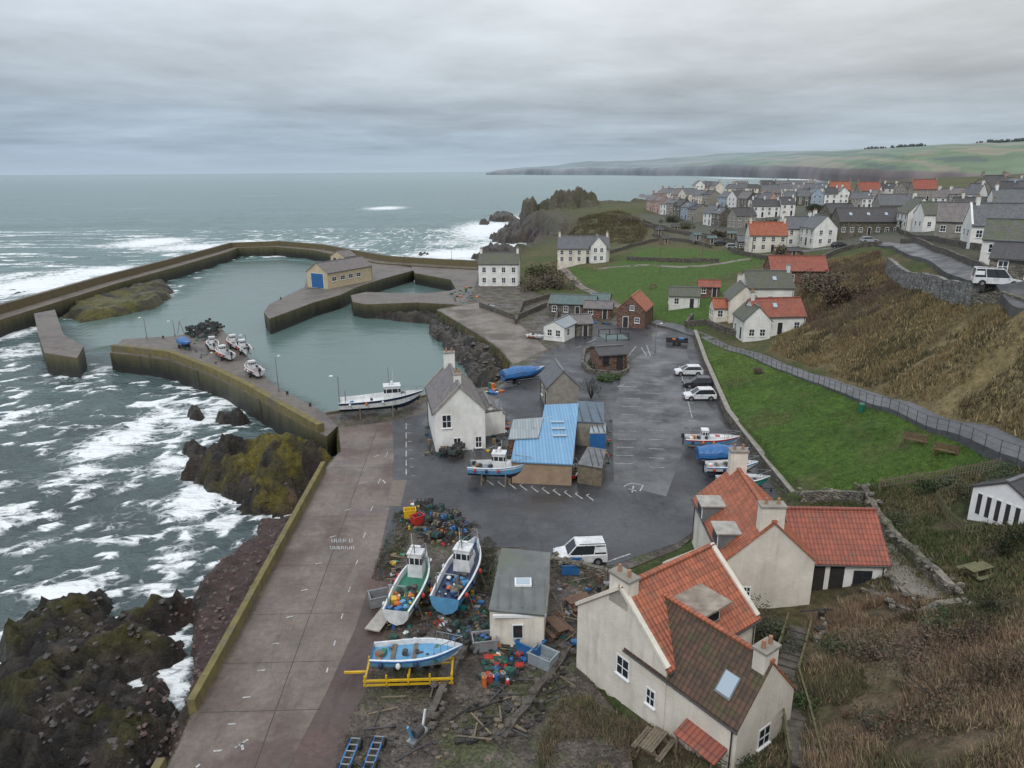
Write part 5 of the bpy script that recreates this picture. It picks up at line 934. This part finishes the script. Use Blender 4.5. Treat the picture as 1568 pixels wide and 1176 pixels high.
def bush(name,loc,r,h,cols,n=900,seed=1,ls=.12):
    rr=random.Random(seed); b=MB(name)
    for k in range(14):
        a=rr.random()*6.28; q=rr.uniform(.3,.95)*r; tip=(math.cos(a)*q,math.sin(a)*q,h*rr.uniform(.5,1)); b.cyl('stem',DARKW,(0,0,-.1),tip,.04,.01,4)
    cl=[(rr.gauss(0,r*.42),rr.gauss(0,r*.42),h*rr.uniform(.15,.75),rr.uniform(.25,.5)*r) for _ in range(18)]
    for k in range(n):
        c=rr.choice(cl); d=Vector((rr.gauss(0,1),rr.gauss(0,1),rr.gauss(0,1))).normalized()*c[3]*rr.uniform(.4,1.15); p=Vector(c[:3])+d; p.z=max(p.z,-.1)
        u_=Vector((rr.gauss(0,1),rr.gauss(0,1),rr.gauss(0,1))).normalized()*ls; w=u_.orthogonal().normalized()*ls*.5; b.add('leaves',cols[int(rr.random()*len(cols))],[p-u_,p+w,p+u_,p-w],[(0,1,2,3)])
    b.build(loc,rr.random()*6,single=True)
LG=M('leaf_green',(.055,.09,.025),(.03,.05,.015),3,.7,0); LD=M('leaf_dark',(.03,.05,.018),(.02,.03,.012),3,.7,0); LB=M('leaf_brown',(.15,.105,.07),(.09,.065,.05),3,.8,0); LO=M('leaf_olive',(.085,.085,.05),(.055,.055,.032),3,.8,0)
for u,v,r,h,c in [(1150,965,2.2,1.8,[LO,LB,LD]),(1185,985,1.8,1.6,[LO,LD]),(1110,965,1.6,1.5,[LO,LB]),(1160,572,1.0,1.3,[LB,LO]),(1550,740,1.6,1.4,[LG,LD]),(1560,830,1.8,1.5,[LG,LD]),(1420,752,1.2,.9,[LG,LD]),(1455,748,1.2,.9,[LG,LO]),(1520,935,1.5,1,[LG,LD]),(905,612,1.4,3.4,[LG,LD]),(830,430,6,4,[LB,LO]),(848,440,5,3.4,[LB,LO]),(815,445,4,3,[LB,LO]),(1450,1080,3,1.2,[LB,LB,LO]),(1540,1050,3,1.4,[LB]),(1350,1010,2.,.9,[LB,LO]),(1280,1000,1.4,.8,[LO,LG]),(1230,1080,1,.8,[LG]),(1130,1175,1.4,1.,[LG,LD]),(1265,440,4,2.6,[LB,LO]),(1290,465,4,2.6,[LB]),(1390,352,3,2.6,[LG,LD]),(1380,800,1.4,.5,[LO,LG]),(1540,850,1.4,1.2,[LG,LD]),(930,585,1.2,.8,[LG]),(912,560,1.2,.9,[LO]),(1480,760,1.2,1,[LO]),(1395,950,1.3,.7,[LG,LO]),(1450,960,1.2,.6,[LG]),(1350,1130,1.5,.7,[LO,LB]),(1030,340,4,2.5,[LO,LD]),(1100,365,4,2.2,[LO,LB]),(960,340,5,2.5,[LB,LO]),(1180,350,4,3,[LD,LO]),(1250,325,4,3,[LD]),(1460,345,4,3,[LD,LO]),(1420,1000,2.5,1.2,[LB]),(1490,980,2.5,1.3,[LB,LO]),(1050,350,3,2,[LO]),(1200,390,3,2,[LO,LB]),(1330,340,4,3,[LD,LO]),(1100,330,4,3,[LO,LD])]:
    x,y,z=HIT(u,v); bush('garden_bush',(x,y,gz(x,y)-.05),r,h,c,int(1500 if r>1.5 else 700),seed=int(u),ls=.09 if y<100 else .3)
b=MB('shore_boulders'); rr=random.Random(5); WETR=M('wet_dark_rock',(.06,.05,.045),(.03,.026,.024),1.5,.45,.8,3,c3=(.09,.062,.055)); SHG=M('red_shingle_stone',(.15,.10,.09),(.085,.06,.055),1.5,.7,.6,3)
for k in range(1800):
    u=rr.uniform(60,530);v=rr.uniform(740,1176)
    x,y=G(u,v,-1.8); z=float(hz(x,y))
    if z<SEA-.1 or z>1.5 or sd(FW,np.array([x]),np.array([y]))[0]<.5: continue
    near=sd(R6,np.array([x]),np.array([y]))[0]<1; s=rr.uniform(.06,.24) if near else rr.uniform(.08,.3)
    if not near and rr.random()<.6: continue
    random.seed(k); b.ball('rock',rr.choice([WETR,SHG,SHG]) if near else WETR,(x,y,z),s,6,4,.6,.35)
b.build(single=True)
b=MB('beach_boulders')
for k in range(500):
    u=rr.uniform(640,790);v=rr.uniform(480,600); x,y=G(u,v,-1.5); z=float(hz(x,y))
    if z<SEA or z>.8 or sd(FW,np.array([x]),np.array([y]))[0]<.3: continue
    random.seed(k); b.ball('rock',rr.choice([WETR,DRIFT,WETR]),(x,y,z),rr.uniform(.15,.6),6,4,.6,.35)
b.build(single=True)
# ------------------------------------------------------------------ WORLD + SUN
w=bpy.data.worlds.new('World'); sc.world=w; w.use_nodes=True; t=w.node_tree; bg=t.nodes['Background']; out=t.nodes['World Output']
sky=t.nodes.new('ShaderNodeTexSky'); sky.sky_type='NISHITA'; sky.sun_disc=False; sky.sun_elevation=math.radians(48); sky.sun_rotation=math.radians(200); sky.air_density=2; sky.dust_density=4
t.links.new(sky.outputs[0],bg.inputs['Color']); bg.inputs['Strength'].default_value=.08
tc=t.nodes.new('ShaderNodeTexCoord'); s=t.nodes.new('ShaderNodeSeparateXYZ'); t.links.new(tc.outputs['Generated'],s.inputs[0])
zc=math_(t,'MAXIMUM',s.outputs[2],0.); dv=math_(t,'ADD',zc,.07)
cb=t.nodes.new('ShaderNodeCombineXYZ'); t.links.new(math_(t,'DIVIDE',s.outputs[0],dv),cb.inputs[0]); t.links.new(math_(t,'DIVIDE',s.outputs[1],dv),cb.inputs[1])
n1_=noise(t,cb.outputs[0],.35,7,.55,.3); n2_=noise(t,cb.outputs[0],1.1,6,.6)
rp=t.nodes.new('ShaderNodeValToRGB'); e=rp.color_ramp; t.links.new(zc,rp.inputs[0])
stops=[(0,(.51,.59,.66)),(.03,(.44,.52,.59)),(.075,(.46,.52,.575)),(.12,(.62,.66,.69)),(.2,(.76,.78,.80)),(.45,(1.0,1.02,1.05)),(1,(1.3,1.32,1.35))]
e.elements[0].position=0; e.elements[0].color=c4(stops[0][1]); e.elements[1].position=1; e.elements[1].color=c4(stops[-1][1])
for p_,c in stops[1:-1]: q=e.elements.new(p_); q.color=c4(c)
nn=math_(t,'ADD',math_(t,'MULTIPLY',n1_,.7),math_(t,'MULTIPLY',n2_,.3)); fac=mr(t,nn,.36,.64,.76,1.22)
amt=mr(t,zc,0,.04,0,1); fac=math_(t,'ADD',1.,math_(t,'MULTIPLY',math_(t,'SUBTRACT',fac,1.),amt))
cc=mixc(t,1.,rp.outputs[0],fac,'MULTIPLY'); cc=mixc(t,mr(t,s.outputs[0],-.5,.6),mixc(t,1.,cc,(.90,.97,1.05),'MULTIPLY'),cc)
b2=t.nodes.new('ShaderNodeBackground'); t.links.new(cc,b2.inputs['Color']); b2.inputs['Strength'].default_value=1.
mx=t.nodes.new('ShaderNodeMixShader'); mx.inputs[0].default_value=.93; t.links.new(bg.outputs[0],mx.inputs[1]); t.links.new(b2.outputs[0],mx.inputs[2]); t.links.new(mx.outputs[0],out.inputs['Surface'])
sl=bpy.data.lights.new('sun','SUN'); sl.energy=1.1; sl.angle=math.radians(12); sl.color=(1,.97,.93); so=bpy.data.objects.new('sun',sl); sc.collection.objects.link(so)
so.rotation_euler=(math.radians(42),0,math.radians(-20))
print('objs',len(bpy.data.objects))
